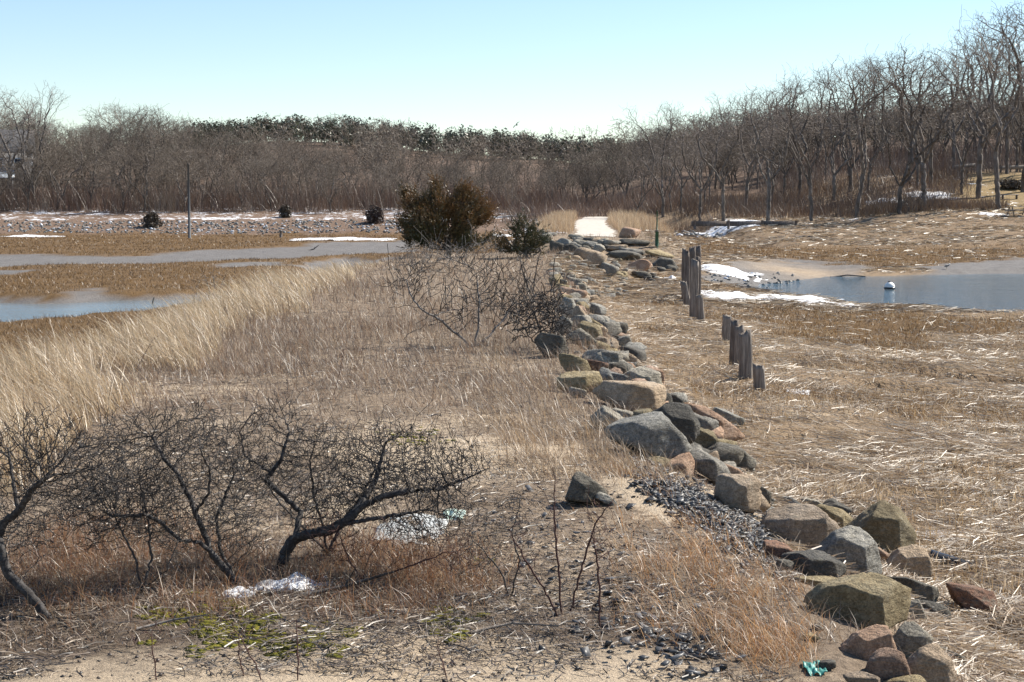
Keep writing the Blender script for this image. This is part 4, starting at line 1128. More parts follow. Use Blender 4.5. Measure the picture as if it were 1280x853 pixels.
shrub('bare_shrub', (66, 772), [[(66, 772), (36, 742), (14, 722, .05), (4, 700, .05), (-2, 672, .1), (6, 652, .1), (22, 640, 0), (40, 612, -.1), (58, 596, -.2)],
      [(-2, 672), (-30, 640, .1), (-50, 600, .2)], [(22, 640), (14, 590, .2), (10, 560, .3)]],
      [(50, 570, 70, 62, -.1), (-20, 580, 60, 70, .2), (115, 590, 50, 50, .1), (30, 650, 80, 50, .3)], 1500, .055, .0032, .035,
      'bare dark shrub with a crooked trunk cut by the left edge', 301)
shrub('bare_shrub', (302, 728), [[(302, 728), (284, 714), (266, 694, -.05), (250, 678, -.1), (226, 676, -.15), (204, 656, -.2), (184, 644, -.3), (140, 646, -.3)],
      [(266, 694, -.05), (254, 664, .05), (244, 640, .05), (236, 620, .1), (222, 592, .1), (204, 572, .1), (190, 546, .2)],
      [(244, 640), (262, 616, -.1), (262, 588, -.15), (250, 560, -.2)], [(302, 728), (276, 690, .2), (270, 650, .3), (290, 600, .35)]],
      [(170, 570, 80, 58, 0), (240, 560, 75, 60, .15), (130, 630, 70, 42, -.25), (290, 610, 55, 60, .3), (215, 640, 80, 50, 0), (120, 590, 60, 50, .2), (290, 670, 50, 40, .1)], 2500, .05, .003, .033,
      'bare dark shrub with several thin trunks at centre of the thicket', 302)
shrub('bare_shrub', (350, 712), [[(350, 712), (356, 690), (368, 674, 0), (384, 668, -.1), (408, 664, -.15), (432, 652, -.2), (452, 634, -.2), (480, 620, -.2), (510, 614, -.2), (548, 612, -.1), (585, 598, 0), (612, 585, 0)],
      [(368, 674, 0), (376, 640, .2), (352, 618, .2), (332, 600, .2), (352, 574, .2), (362, 540, .25)], [(332, 600), (306, 570, .25), (300, 540, .3)],
      [(452, 634), (470, 600, .1), (480, 560, .15)], [(432, 652), (470, 648, -.35), (520, 640, -.4)]],
      [(490, 580, 85, 55, 0), (350, 555, 60, 60, .25), (420, 560, 70, 55, .25), (565, 590, 55, 50, 0), (430, 620, 60, 40, .1), (530, 640, 70, 40, -.3), (400, 640, 50, 40, .3)], 2700, .075, .003, .033,
      'bare dark shrub with a thick trunk leaning right over the snow', 303)
shrub('bare_shrub', (640, 745), [[(640, 745), (626, 716), (606, 690), (584, 668)], [(640, 745), (650, 700, -.1), (640, 665, -.1), (650, 630, 0)]],
      [(615, 680, 40, 45, 0), (645, 650, 40, 40, 0), (590, 700, 35, 35, .1)], 420, .014, .0026, .035, 'low thin dark shrub right of the leaning one', 304, spur=.4, sl=.08, dk=.1, thick=.6)
shrub('bare_shrub', (178, 742), [[(178, 742), (170, 700), (150, 660), (130, 620)], [(178, 742), (190, 700, .1), (185, 650, .2), (175, 600, .2)], [(178, 742), (210, 710, -.1), (225, 670, 0)]],
      [(140, 640, 55, 60, 0), (190, 620, 45, 60, .2), (90, 660, 50, 40, .2), (215, 680, 30, 30, 0)], 800, .022, .0026, .034, 'thin many stemmed dark shrub between the left trunk and thicket centre', 305, spur=.5, sl=.08, thick=.6)
shrub('bare_shrub', (410, 694), [[(410, 694), (405, 660), (392, 620), (388, 580)], [(410, 694), (430, 650, .1), (455, 615, .15), (470, 585, .2)], [(410, 694), (380, 660, .1), (350, 630, .2), (330, 600, .2)]],
      [(395, 575, 55, 50, 0), (455, 600, 60, 50, .15), (330, 610, 50, 45, .2), (520, 600, 50, 40, .2)], 1000, .03, .0028, .034, 'thin stemmed dark shrub behind the leaning trunk', 307, spur=.5, sl=.08, thick=.6)
shrub('bare_shrub', (450, 728), [[(450, 728), (460, 700), (480, 670)], [(450, 728), (436, 700, .2), (425, 670, .2)], [(450, 728), (500, 712, -.1), (560, 690, -.1)]],
      [(480, 680, 55, 35, 0), (420, 670, 40, 40, .2), (560, 690, 50, 28, -.1)], 560, .016, .0024, .034, 'low tangled twigs in front of the whitish sheet', 306, M_STEM, M_STEM, spur=.5, sl=.08, thick=.6)
for k, (bx, by, limbs, lobes, lab) in enumerate((
        (702, 770, [[(702, 770), (680, 735), (656, 700), (634, 658)]], [(655, 690, 22, 45, 0)], 'thin red stemmed sapling slanting left on the sand'),
        (703, 768, [[(703, 768), (699, 720), (695, 680), (693, 640), (693, 584)]], [(694, 650, 14, 60, 0)], 'tall straight whip sapling on the sand'),
        (711, 766, [[(711, 766), (724, 720), (736, 680), (744, 655), (768, 622)]], [(745, 660, 22, 36, 0), (760, 640, 14, 20, 0)], 'thin sapling slanting right toward the lone rock'),
        (749, 784, [[(749, 784), (750, 740), (748, 710), (741, 672)]], [(755, 690, 20, 45, 0)], 'dark short sapling nearest the orange grass'))):
    shrub('sapling', (bx, by), limbs, lobes, 60, .012, .0028, .04, lab, 310 + k, M_STEM, M_STEM, 'saplings on the sand', spur=.25, sl=.07, di=.5, dk=.1, thick=.5)
shrub('bare_shrub', (592, 434), [[(592, 434), (572, 418), (552, 401, -.2), (536, 393, -.3), (524, 384, -.3), (505, 382, -.4), (486, 385, -.5)], [(592, 434), (598, 412, .2), (598, 390, .2), (597, 362, .3)],
      [(536, 393), (560, 388, .1), (585, 386, .2)], [(524, 384), (512, 366, 0), (508, 350, .1)], [(592, 434), (612, 420, .3), (632, 396, .6), (645, 370, 1)]],
      [(525, 358, 45, 32, 0), (590, 350, 45, 36, .4), (560, 380, 60, 30, 0), (640, 375, 40, 38, .6)], 1000, .06, .009, .10, 'spreading bare shrub in the middle of the dike in front of cedar', 321, M_SHRUB2, M_SHRUB, spur=.5, sl=.25, di=2.2, dk=.24)
shrub('bare_shrub', (678, 440), [[(678, 440), (676, 415), (668, 392), (655, 375)], [(678, 440), (690, 410, .3), (694, 385, .3)], [(678, 440), (660, 420, -.2), (648, 400, -.2)]],
      [(675, 400, 38, 38, 0), (692, 420, 24, 22, -.2), (655, 385, 30, 30, .4), (690, 385, 24, 22, .8), (665, 425, 30, 20, 0)], 1700, .05, .012, .09, 'dense dark twiggy shrub spilling over the boulder row', 322, spur=.7, sl=.22, di=1.6, dk=.2, thick=.5)
shrub('bare_shrub', (598, 338), [[(598, 338), (585, 332), (560, 322), (535, 312), (518, 303)], [(598, 338), (606, 325, .4), (600, 308, .5)], [(585, 332), (570, 316, .2), (556, 304, .3)], [(560, 322), (545, 328, 0), (525, 330, 0)]],
      [(545, 318, 48, 17, 0), (600, 316, 34, 18, .5), (510, 330, 30, 10, 0)], 650, .05, .011, .16, 'pale grey twiggy shrub at the foot of the large cedar', 323, M_SHRUB2, M_SHRUB2, spur=.6, sl=.4, di=3.0, dk=.36, thick=.5)
shrub('bare_shrub', (664, 372), [[(664, 372), (668, 350), (672, 330), (676, 315)], [(664, 372), (655, 345), (650, 325)], [(664, 372), (690, 362), (706, 352)]],
      [(668, 330, 26, 26, 0), (645, 335, 18, 20, .5), (690, 355, 16, 10, 0)], 380, .05, .010, .16, 'dark upright stems of a bare shrub before the small cedar', 324, M_SHRUB, M_SHRUB, spur=.4, sl=.3, di=3, dk=.4, thick=.5)
shrub('bare_shrub', (262, 384), [[(262, 384), (262, 366), (256, 345)], [(262, 384), (275, 362), (282, 345)], [(262, 384), (246, 368), (236, 358)], [(262, 384), (268, 360, .3), (266, 340, .3)]],
      [(262, 360, 26, 24, 0)], 160, .05, .011, .18, 'small pale leafless bush at the creek edge in blond grass', 325, M_SHRUB2, M_SHRUB2, spur=.3, sl=.35, di=3, dk=.5, thick=.5)

# dead weed stems in the foreground
for k, (bx, by, tx, ty) in enumerate(((330, 853, 285, 770), (306, 845, 298, 790), (196, 850, 190, 792), (372, 852, 372, 775), (560, 850, 548, 812), (415, 500, 430, 440), (165, 470, 195, 420))):
    g = hit(bx, min(by, 850)); s = g[1] / F
    top = np.array(((tx - bx) * s, 0, (by - ty) * s)); rng = R(500 + k)
    paths = [[(0, 0, -.03), top * .5 + rng.normal(0, .015, 3), top]]
    pos, par = colonize(paths, np.array([top * rng.uniform(.4, 1.05) + rng.normal(0, .05, 3) for _ in range(24)]), .03, .3, .05, 20, rng)
    pos, par = spurs(pos, par, rng, (pos[:, 2] > .3 * top[2]) & (rng.uniform(size=len(pos)) < .6), .04, 1, .8, .4)
    V, Fq = tubes(pos, par, radii(pos, par, .0042, .0018), 4)
    o = obj('dead_weed', mesh_np('dead_weed', V, [Fq], smooth=True), M_STEM, loc=tuple(g))
    tag(o, ['longest reddish dead weed slanting at the bottom left', 'upright dead weed just left of the slanting one', 'dead weed standing alone near the bottom left corner', 'dead weed right of the slanting one at the moss', 'short dead weed at the bottom centre', 'dark dead stem rising in the open litter patch', 'dark dead stem slanting against the blond beach grass'][k], 'weed', 'dead weed stems')

# ------------------------------------------------------------------ cedars
def cedar(base_px, lobes, lab, seed, n, rleaf):
    rng = R(seed); g = hit(*base_px); Y = g[1]; s = Y / F
    paths = [[(0, 0, -.1), (.05, 0, .5)]]; pts = []; tot = sum(l[2] * l[3] for l in lobes)
    for l in lobes:
        c = at_y(l[0], l[1], Y + l[4]) - g
        paths.append([np.array((.05, 0, .4)), c * (.5, .5, .45) + rng.normal(0, .1, 3), c])
        k = int(n * l[2] * l[3] / tot)
        q = rng.normal(0, 1, (k, 3)); q /= np.linalg.norm(q, axis=1)[:, None]; q *= rng.uniform(0, 1, (k, 1)) ** .33
        q = c + q * np.array((l[2] * s, max(l[2] * .9, l[3]) * s, l[3] * s))
        pts.append(q)
    pts = np.concatenate(pts); pts = pts[pts[:, 2] > .15]
    pts = pts[vnoise(pts[:, 0] * 1.9 + seed, pts[:, 1] * 1.9, pts[:, 2] * 1.9, seed) > -.12]
    pos, par = colonize(paths, pts[::3], .14, 1.6, .2, 60, rng, (0, 0, .1), .25)
    rad = radii(pos, par, .12, .008)
    root = empty('cedar_tree', tuple(g))
    V, Fq = tubes(pos, par, rad, 5); obj('trunk', mesh_np('trunk', V, [Fq], smooth=True), M_BARK, root)
    # sprays: pointed plumes of scale leaves along the twig ends
    c0 = np.array((0, 0, 1.2)); dirs = pts - c0; dirs /= np.linalg.norm(dirs, axis=1)[:, None] + 1e-9
    dirs = dirs * (.8, .8, .4) + np.array((.12, -.1, .75)) + rng.normal(0, .25, dirs.shape); dirs /= np.linalg.norm(dirs, axis=1)[:, None]
    nl = 16; m_ = len(pts)
    t = rng.uniform(0, 1, (m_, nl)); Lp = rng.uniform(.2, .85, m_) * (.75 + .25 * np.abs(vnoise(pts[:, 0] * 2, pts[:, 1] * 2, pts[:, 2] * 2, 5)) * 2)
    c = pts[:, None] + dirs[:, None] * (t * Lp[:, None])[..., None] + rng.normal(0, 1, (m_, nl, 3)) * (.055 * (1.1 - t))[..., None]
    dl = dirs[:, None] + rng.normal(0, .5, (m_, nl, 3)); dl /= np.linalg.norm(dl, axis=2)[..., None]
    sd_ = np.cross(dl, rng.normal(0, 1, (m_, nl, 3))); sd_ /= np.linalg.norm(sd_, axis=2)[..., None] + 1e-9
    ll = (rleaf * rng.uniform(.7, 1.5, (m_, nl)))[..., None]
    V = np.stack([c - sd_ * ll * .3, c + sd_ * ll * .3, c + dl * ll * 1.5], 2).reshape(-1, 3)
    bronze = np.clip(.30 + .5 * vnoise(pts[:, 0] * 1.3, pts[:, 1] * 1.3, pts[:, 2] * 1.3, seed) + rng.normal(0, .2, m_) + .14 * (pts[:, 2] - 1.6), 0, 1)
    gr, br = np.array((.058, .062, .026)), np.array((.25, .13, .048))
    cc = gr + (br - gr) * bronze[:, None]
    cc = np.repeat(np.repeat(cc, nl, 0) * (1 + rng.normal(0, .25, (m_ * nl, 1))).clip(.4, 1.8), 3, 0)
    me = mesh_np('foliage', V, [np.arange(len(V)).reshape(-1, 3)], cc)
    obj('foliage', me, M_BRUSH, root)
    return tag(root, lab, 'cedar', 'cedars on the dike')
cedar((560, 322), [(555, 258, 20, 20, 0), (548, 238, 8, 8, 0), (515, 256, 15, 12, .2), (506, 248, 8, 6, .2), (530, 285, 30, 20, -.3), (575, 258, 18, 18, .2), (585, 285, 22, 24, 0), (602, 275, 9, 14, .2), (560, 300, 40, 18, 0), (512, 295, 14, 16, .3), (577, 246, 8, 7, 0), (604, 300, 10, 12, .2), (536, 264, 16, 14, 0), (560, 275, 24, 18, 0), (590, 266, 12, 12, 0)],
      'large bronze green cedar standing on the left side of dike', 41, 6500, .062)
cedar((656, 322), [(655, 292, 12, 10, 0), (640, 303, 14, 8, .2), (668, 305, 14, 9, 0), (655, 281, 6, 6, 0), (676, 312, 8, 8, -.2), (628, 292, 6, 5, 0), (650, 314, 22, 7, 0), (636, 312, 12, 7, .2), (668, 318, 12, 5, 0)],
      'small sparse cedar right of the large one', 42, 900, .06)

# ------------------------------------------------------------------ woods
rng = R(60)
tall = [proto_meshes('shore_tree', 600 + k, 17.0, 'tall', M_BARK, M_TWIG) for k in range(6)]
wood = [proto_meshes('wood_tree', 640 + k, 12.0, 'wood', M_BARK, M_TWIG2) for k in range(7)]

def plant_tree(pr, x, y, top_z, rz, lab, grp, wscale=1.0, lean=0.0):
    z = h1(x, y); s = (top_z - z) / pr[2]
    r = empty('bare_tree', (x, y, z - .1)); r.rotation_euler = (0, lean, rz); r.scale = (s * wscale, s * wscale, s)
    for nm, me in (('trunk', pr[0]), ('crown', pr[1])):
        c = bpy.data.objects.new(nm, me); col.objects.link(c); c.parent = r
    return tag(r, lab, 'tree', grp)

ENV_R = np.array([(700, 190), (770, 165), (800, 148), (825, 122), (850, 150), (900, 118), (950, 100), (1000, 85), (1060, 66), (1100, 58), (1150, 42), (1200, 36), (1240, 8), (1290, 2), (1400, 0)])
def top_at(x, y, env):
    px = 640 + F * x / y
    return CAMZ + (HY - np.interp(px, env[:, 0], env[:, 1])) / F * y * 1.0
nR = 0
FRONT = [(1248, 262, 10, .12, 'bare tree with a leaning pale trunk at the far right slope'), (1222, 248, 30, 0, 'bare tree with a straight dark trunk beside the leaning one'),
         (1155, 262, 45, -.05, 'bare tree with a double trunk at the brushy shore edge'), (1125, 268, 62, .05, 'bare tree with dark trunk rising from the shaded shore'),
         (1070, 272, 72, -.04, 'bare forked tree above the dark shore brush'), (1015, 276, 84, .06, 'bare spreading tree near the dark shore timber, right one'),
         (960, 277, 100, 0, 'bare spreading tree near the dark shore timber, left one'), (905, 277, 118, .03, 'bare slender tree right of the green post'),
         (875, 276, 130, -.03, 'bare slender tree just behind the green post'), (828, 272, 122, .02, 'tallest bare tree near the end of the track'), (1278, 240, 0, -.05, 'bare tree cut by the right edge of the picture')]
for k, (px, py, tp, ln, lab) in enumerate(FRONT):
    g = hit(px, py); yy = min(g[1], 205)
    plant_tree(tall[k % 6], g[0] * yy / g[1], yy, CAMZ + (HY - tp) / F * yy, rng.uniform(0, 6.28), lab, 'bare trees on the right shore', rng.uniform(1.0, 1.25), ln)
for k in range(46):
    y = rng.uniform(178, 240); px = 790 + 540 * (k + rng.uniform(0, 1)) / 46
    x = (px - 640) / F * y
    t = top_at(x, y, ENV_R); z = h1(x, y)
    t = z + (t - z) * (rng.uniform(.88, 1.04) if k % 2 else rng.uniform(.45, .72))
    where = 'above the green post and track end' if px < 900 else 'behind the dark timber bulkhead' if px < 1010 else 'over the dark shore brush' if px < 1130 else 'on the slope around the wooden rails'
    plant_tree(tall[rng.integers(6)], x, y, t, rng.uniform(0, 6.28), 'bare tree in the crowded stand ' + where, 'bare trees on the right shore', rng.uniform(.85, 1.2), rng.normal(0, .04))
for k in range(60):
    y = rng.uniform(207, 285); px = 690 + 330 * (k + rng.uniform(0, 1)) / 60
    x = (px - 640) / F * y; z = h1(x, y)
    plant_tree(wood[rng.integers(7)], x, y, max(z + 4.5, min(z + rng.uniform(6.5, 10), CAMZ + (HY - np.interp(px, [690, 760, 800, 1020], [188, 184, 162, 118])) / F * y)), rng.uniform(0, 6.28), 'bare tree on the wooded slope ' + ('straight behind the track end' if px < 800 else 'behind the green post' if px < 880 else 'behind the dark timber bulkhead'), 'trees on the slope behind the track', rng.uniform(1.0, 1.4), rng.normal(0, .05))
ENV_L = np.array([(-80, 128), (0, 122), (30, 128), (100, 132), (180, 130), (240, 146), (300, 162), (400, 170), (460, 176), (560, 184), (660, 190), (760, 196), (800, 196)])
plant_tree(tall[1], *at(28, 268, 0)[:1], 212, CAMZ + (HY - 98) / F * 212, 1, 'tall bare tree above the left wood by the house, left of two', 'tall trees by the house')
bpy.context.view_layer.update()
for o in [o for o in scene.objects if o.name.startswith('bare_tree') and o.get('group') == 'tall trees by the house']: o.location.x = (14 - 640) / F * 212
plant_tree(tall[3], (44 - 640) / F * 208, 208, CAMZ + (HY - 96) / F * 208, 2.2, 'tall bare tree above the left wood by the house, right of two', 'tall trees by the house')
k = 0
for row in range(9):
    y0 = 203 + row * 9.5; npr = 22 if row < 3 else 20
    for j in range(npr):
        y = y0 + rng.uniform(-4, 4); px = -70 + (870 if row > 1 else 760) * (j + rng.uniform(0, 1)) / npr
        x = (px - 640) / F * y
        if 715 < px < 775 and y < 198: continue
        if px < 62 and y < 238 and rng.uniform() < .5: continue
        z = h1(x, y); t = z + (top_at(x, y, ENV_L) - z) * (rng.uniform(.62, .85) if row < 3 else rng.uniform(.78, 1.03))
        front = row < 2
        where = 'around the house at the left edge' if px < 110 else 'left of the utility pole' if px < 236 else 'right of the utility pole' if px < 360 else 'left of the large cedar' if px < 500 else 'above the large cedar' if px < 620 else 'above the guard rail' if px < 700 else 'behind the track end'
        plant_tree(wood[rng.integers(7)], x, y, t, rng.uniform(0, 6.28), ('crooked bare tree at the front of the wood ' if front else 'bare tree deep in the far wood ') + where, 'front trees of the far wood' if front else 'trees of the far wood', rng.uniform(1.0, 1.35), rng.normal(0, .05))

# the wooded hillside behind reads as one mass
low = []
for k in range(4):
    pos, par, rad = tree_proto(680 + k, 10.0, 'low'); low.append(tubes(pos, par, rad, 3))
Vs, Fs, o_ = [], [], 0
for k in range(500):
    right = k % 5 < 2
    y = rng.uniform(212, 325) if right else rng.uniform(255, 405)
    px = rng.uniform(880, 1380) if right else rng.uniform(-60, 1000)
    x = (px - 640) / F * y; z = h1(x, y); V, Fq = low[rng.integers(4)]
    a = rng.uniform(0, 6.28); s = rng.uniform(.55, .95)
    ca, sa_ = math.cos(a), math.sin(a)
    Vs.append(np.stack([(V[:, 0] * ca - V[:, 1] * sa_) * s * 1.2 + x, (V[:, 0] * sa_ + V[:, 1] * ca) * s * 1.2 + y, V[:, 2] * s + z], -1)); Fs.append(Fq + o_); o_ += len(V)
o = obj('hillside_wood', mesh_np('hillside_wood', np.concatenate(Vs), [np.concatenate(Fs)]), M_TWIG2)
tag(o, 'grey brown leafless wood covering the far hillside', 'wood', kind='stuff')

# pines along the hill crest
Vs, Cs = [], []
for k in range(640):
    if k % 3 == 0:
        y = rng.uniform(270, 335); px = rng.uniform(930, 1400)
    else:
        y = rng.uniform(385, 440); px = rng.uniform(230, 1010)
    x = (px - 640) / F * y; z = h1(x, y); Ht = rng.uniform(5.0, 8.0) * (.8 if k % 3 == 0 else 1)
    nb = 260; q = rng.normal(0, 1, (nb, 3)); q /= np.linalg.norm(q, axis=1)[:, None]; q *= rng.uniform(.3, 1, (nb, 1))
    c = np.array((x, y, z + Ht * .5)) + q * np.array((.30, .30, .5)) * Ht
    d = rng.normal(0, 1, (nb, 3, 3)) * .24
    Vs.append((c[:, None] + d).reshape(-1, 3))
    cc = np.array((.075, .082, .05)) * (1 + .35 * rng.normal(0, 1)) if rng.uniform() < .85 else np.array((.10, .085, .06))
    Cs.append(np.repeat(np.clip(cc * (1 + .3 * rng.normal(0, 1, (nb, 1))), .012, .2), 3, 0))
V = np.concatenate(Vs)
o = obj('hilltop_pines', mesh_np('hilltop_pines', V, [np.arange(len(V)).reshape(-1, 3)], np.concatenate(Cs)), M_BRUSH)
tag(o, 'dark green pines along the crest of the far hills', 'pines', kind='stuff')

# reddish brush at the foot of the woods
P, Hh, Cc = [], [], []
def brush(n_cl, fx, hm, per=28, rad=1.0, pal=((.165, .09, .06), (.12, .078, .056), (.20, .125, .085), (.23, .18, .135))):
    for _ in range(n_cl):
        x, y = fx(); xx = x + rng.normal(0, rad, per); yy = y + rng.normal(0, rad, per)
        P.append(np.stack([xx, yy, height(xx, yy) - .05], -1)); Hh.append(hm * rng.uniform(.45, 1.4) * rng.uniform(.35, 1.1, per)); Cc.append(np.array(pal)[rng.integers(len(pal))] * (1 + rng.normal(0, .2, (per, 1))).clip(.4, 1.7))
def bl():
    y = rng.uniform(199, 226); px = rng.uniform(-70, 700); return (px - 640) / F * y, y
brush(1000, bl, 3.4, rad=1.2)
def bm():
    y = rng.uniform(186, 215); px = rng.uniform(640, 860)
    x = (px - 640) / F * y
    if abs(x - np.interp(y, pc[:, 0], pc[:, 1])) < 2.4 and y < 191: x += 6
    return x, y
brush(420, bm, 2.0, rad=.9, pal=((.21, .13, .085), (.16, .095, .065), (.28, .19, .13), (.22, .17, .14)))
def br():
    y = rng.uniform(168, 200); px = rng.uniform(850, 1200); return (px - 640) / F * y, y
brush(620, br, 1.7, rad=1.0, pal=((.16, .095, .06), (.11, .07, .05), (.21, .135, .085), (.20, .16, .13)))
def br3():
    y = rng.uniform(198, 245); px = rng.uniform(960, 1340); return (px - 640) / F * y, y
brush(520, br3, 2.6, rad=1.3, pal=((.15, .095, .07), (.11, .075, .06), (.20, .14, .105), (.20, .165, .14)))
def br2():
    y = rng.uniform(166, 172); px = rng.uniform(1050, 1245); return (px - 640) / F * y, y
brush(150, br2, 1.2, rad=.8, pal=((.20, .13, .08), (.26, .18, .11), (.15, .10, .07)))
P = np.concatenate(P); n = len(P)
blades('undergrowth', P, np.concatenate(Hh), rng.uniform(.025, .06, n), rng.uniform(0, 6.28, n), np.abs(rng.normal(.35, .25, n)), np.concatenate(Cc), M_BRUSH, 2, 1.2, 'reddish brown leafless undergrowth along the foot of the woods', 'brush')

# dark evergreen shrubs on the snowy shore and slope
def evergreen(px, py, w, h, lab, ymax=205, colr=(.085, .065, .045)):
    g = hit(px, py); s = g[1] / F; rng = R(int(px)); k = 2400
    q = rng.normal(0, 1, (k, 3)); q /= np.linalg.norm(q, axis=1)[:, None]; q *= rng.uniform(.2, 1, (k, 1)) ** .6
    lump = 1 + .6 * vnoise(q[:, 0] * 3, q[:, 1] * 3, q[:, 2] * 3, int(px))
    c = q * np.array((w * s / 2, w * s / 2, h * s / 2)) * lump[:, None] * (1.15 - .45 * np.clip(q[:, 2:3], -1, 1)) + np.array((0, 0, h * s * .5))
    c[:, 2] = np.maximum(c[:, 2], .05)
    d = rng.normal(0, .08, (k, 3, 3)) * (1 + w * s * .15)
    root = empty('evergreen_shrub', tuple(g))
    cc = np.repeat(np.array(colr) * (1 + .4 * rng.normal(0, 1, (k, 1))).clip(.3, 2), 3, 0)
    obj('foliage', mesh_np('foliage', (c[:, None] + d).reshape(-1, 3), [np.arange(3 * k).reshape(-1, 3)], cc), M_BRUSH, root)
    MB().tube([(0, 0, -.1), (.03, 0, h * s * .6)], [.09, .04], 6).build('trunk', M_BARK, root)
    tag(root, lab, 'shrub', 'dark evergreen shrubs on the far shores')
evergreen(190, 284, 17, 20, 'dark evergreen shrub on the snowy shore left of the pole')
evergreen(357, 272, 13, 16, 'dark evergreen shrub on the snowy shore, middle of three')
evergreen(468, 279, 19, 22, 'dark reddish evergreen shrub on the shore left of the cedar', colr=(.075, .05, .04))
evergreen(1266, 236, 30, 12, 'low dark spreading evergreen on the right hillside')
evergreen(660, 200, 30, 30, 'dark green pine crown showing among the bare hillside trees', colr=(.035, .05, .02))

# ------------------------------------------------------------------ stones of the far-left sea wall
def far_stones(n, f, name, lab, snow=True):
    V, Fc = ico(1); Vs, Fs, Cs = [], [], []; o_ = 0
    for k in range(n):
        x, y, s = f(); z = h1(x, y)
        D = V * (1 + .22 * rng.normal(0, 1, (len(V), 1))) * np.array((s, s, s * .65)) * rng.uniform(.7, 1.3, (1, 3))
        g = rng.uniform(.07, .34); c = np.tile(np.array((g, g * .95, g * .86)), (len(V), 1))
        if snow and rng.uniform() < .16: c[V[:, 2] > .35] = (.78, .8, .84)
        Vs.append(D + np.array((x, y, z + s * .2))); Fs.append(Fc + o_); Cs.append(c); o_ += len(V)
    return tag(obj(name, mesh_np(name, np.concatenate(Vs), [np.concatenate(Fs)], np.concatenate(Cs)), M_CHIP), lab, 'stones', kind='stuff')
def fl():
    y = rng.uniform(179, 188.5); return rng.uniform(-64, -8) * y / 184, y, rng.uniform(.06, .22)
far_stones(1500, fl, 'sea_wall_stones', 'grey stones of the low sea wall below the snowy shore')
def fr():
    y = rng.uniform(150, 172); return (rng.uniform(840, 900) - 640) / F * y, y, rng.uniform(.15, .4)
far_stones(60, fr, 'shore_stones', 'scattered stones at the shore right of the green post')
def fp():
    px, py = rng.uniform(855, 1000), rng.uniform(345, 366); x, y = at(px, py, -1.9); return float(x), float(y), rng.uniform(.04, .14)
far_stones(260, fp, 'mud_gravel', 'dark gravel on the mud between the tall posts and the pool')

# ------------------------------------------------------------------ snow
def snow_patch(px, py, w, h, seed, lab, th=.06, n=26):
    """w, h: pixel extent lying on the ground"""
    rng = R(seed); g = hit(px, py); s = g[1] / F
    dep = min(g[1] * h / max(6.0, (px_of(*g)[1] - HY)), 1.3 * w * s)
    t = np.linspace(-1.15, 1.15, n); U, Vv = np.meshgrid(t, t)
    X, Y = g[0] + U * w * s / 2, g[1] + Vv * dep / 2
    r = np.hypot(U, Vv) + .55 * fbm(U * 2.2 + seed, Vv * 2.2, seed=seed, o=3)
    Z = height(X, Y) + th * (1 - r) * 1.4 + .1 * th * fbm(U * 5, Vv * 5, seed=seed + 3, o=2) * (r < 1)
    Z = np.where(r > 1, height(X, Y) - .05, Z)
    k = (np.arange(n - 1)[:, None] * n + np.arange(n - 1)[None, :]).ravel()
    q = np.stack([k, k + 1, k + n + 1, k + n], -1)
    q = q[(r.ravel()[q] < 1.25).any(1)]
    c = np.array((g[0], g[1], g[2]))
    o = obj('snow_patch', mesh_np('snow_patch', np.stack([X, Y, Z], -1).reshape(-1, 3) - c, [q], smooth=True), M_SNOW, loc=tuple(c))
    return tag(o, lab, 'snow', kind='stuff')
for k, a in enumerate(((368, 731, 84, 17, 'snow under the leaning shrub', .055), (300, 742, 40, 10, 'small snow remnant left of the shrub snow', .03),
                       (1000, 376, 230, 12, 'long white snow strip at the near edge of pool', .17), (905, 372, 90, 8, 'snow at the foot of the tall posts', .17), (1080, 381, 120, 5, 'thin end of the snow strip by the pool', .17),
                       (915, 340, 84, 8, 'snow strip on the mud behind the tall posts', .17), (840, 350, 20, 9, 'white snow lump left of the tall posts', .12),
                       (1180, 670, 70, 18, 'broken snow in the straw above the black scrap', .02), (1215, 776, 44, 12, 'snow beside the reddish stone in straw', .03), (1165, 790, 26, 8, 'snow between the boulders at right', .03),
                       (900, 288, 110, 7, 'snow below the dark shore timber', .15), (40, 296, 70, 2, 'snow along the far marsh edge at left', .1), (430, 299, 120, 2.5, 'thin snow line on the far marsh', .1),
                       (50, 519, 40, 8, 'little snow in the beach grass at left', .03), (1240, 268, 30, 5, 'snow on the slope below the leaning tree', .1), (1170, 244, 60, 9, 'snow on the wooded slope at right', .15), (1105, 252, 40, 8, 'snow in the shade among the right trees', .15),
                       (700, 292, 16, 4, 'snow by the flank stones', .1), (640, 295, 50, 3, 'snow left of the small cedar', .1), (1000, 490, 30, 6, 'pale snow crust in the straw', .02), (1000, 600, 26, 8, 'snow scrap on straw by the near heap', .02))):
    px, py, w, h, lab, th = a
    snow_patch(px, py, w, h, 70 + k, lab, th)

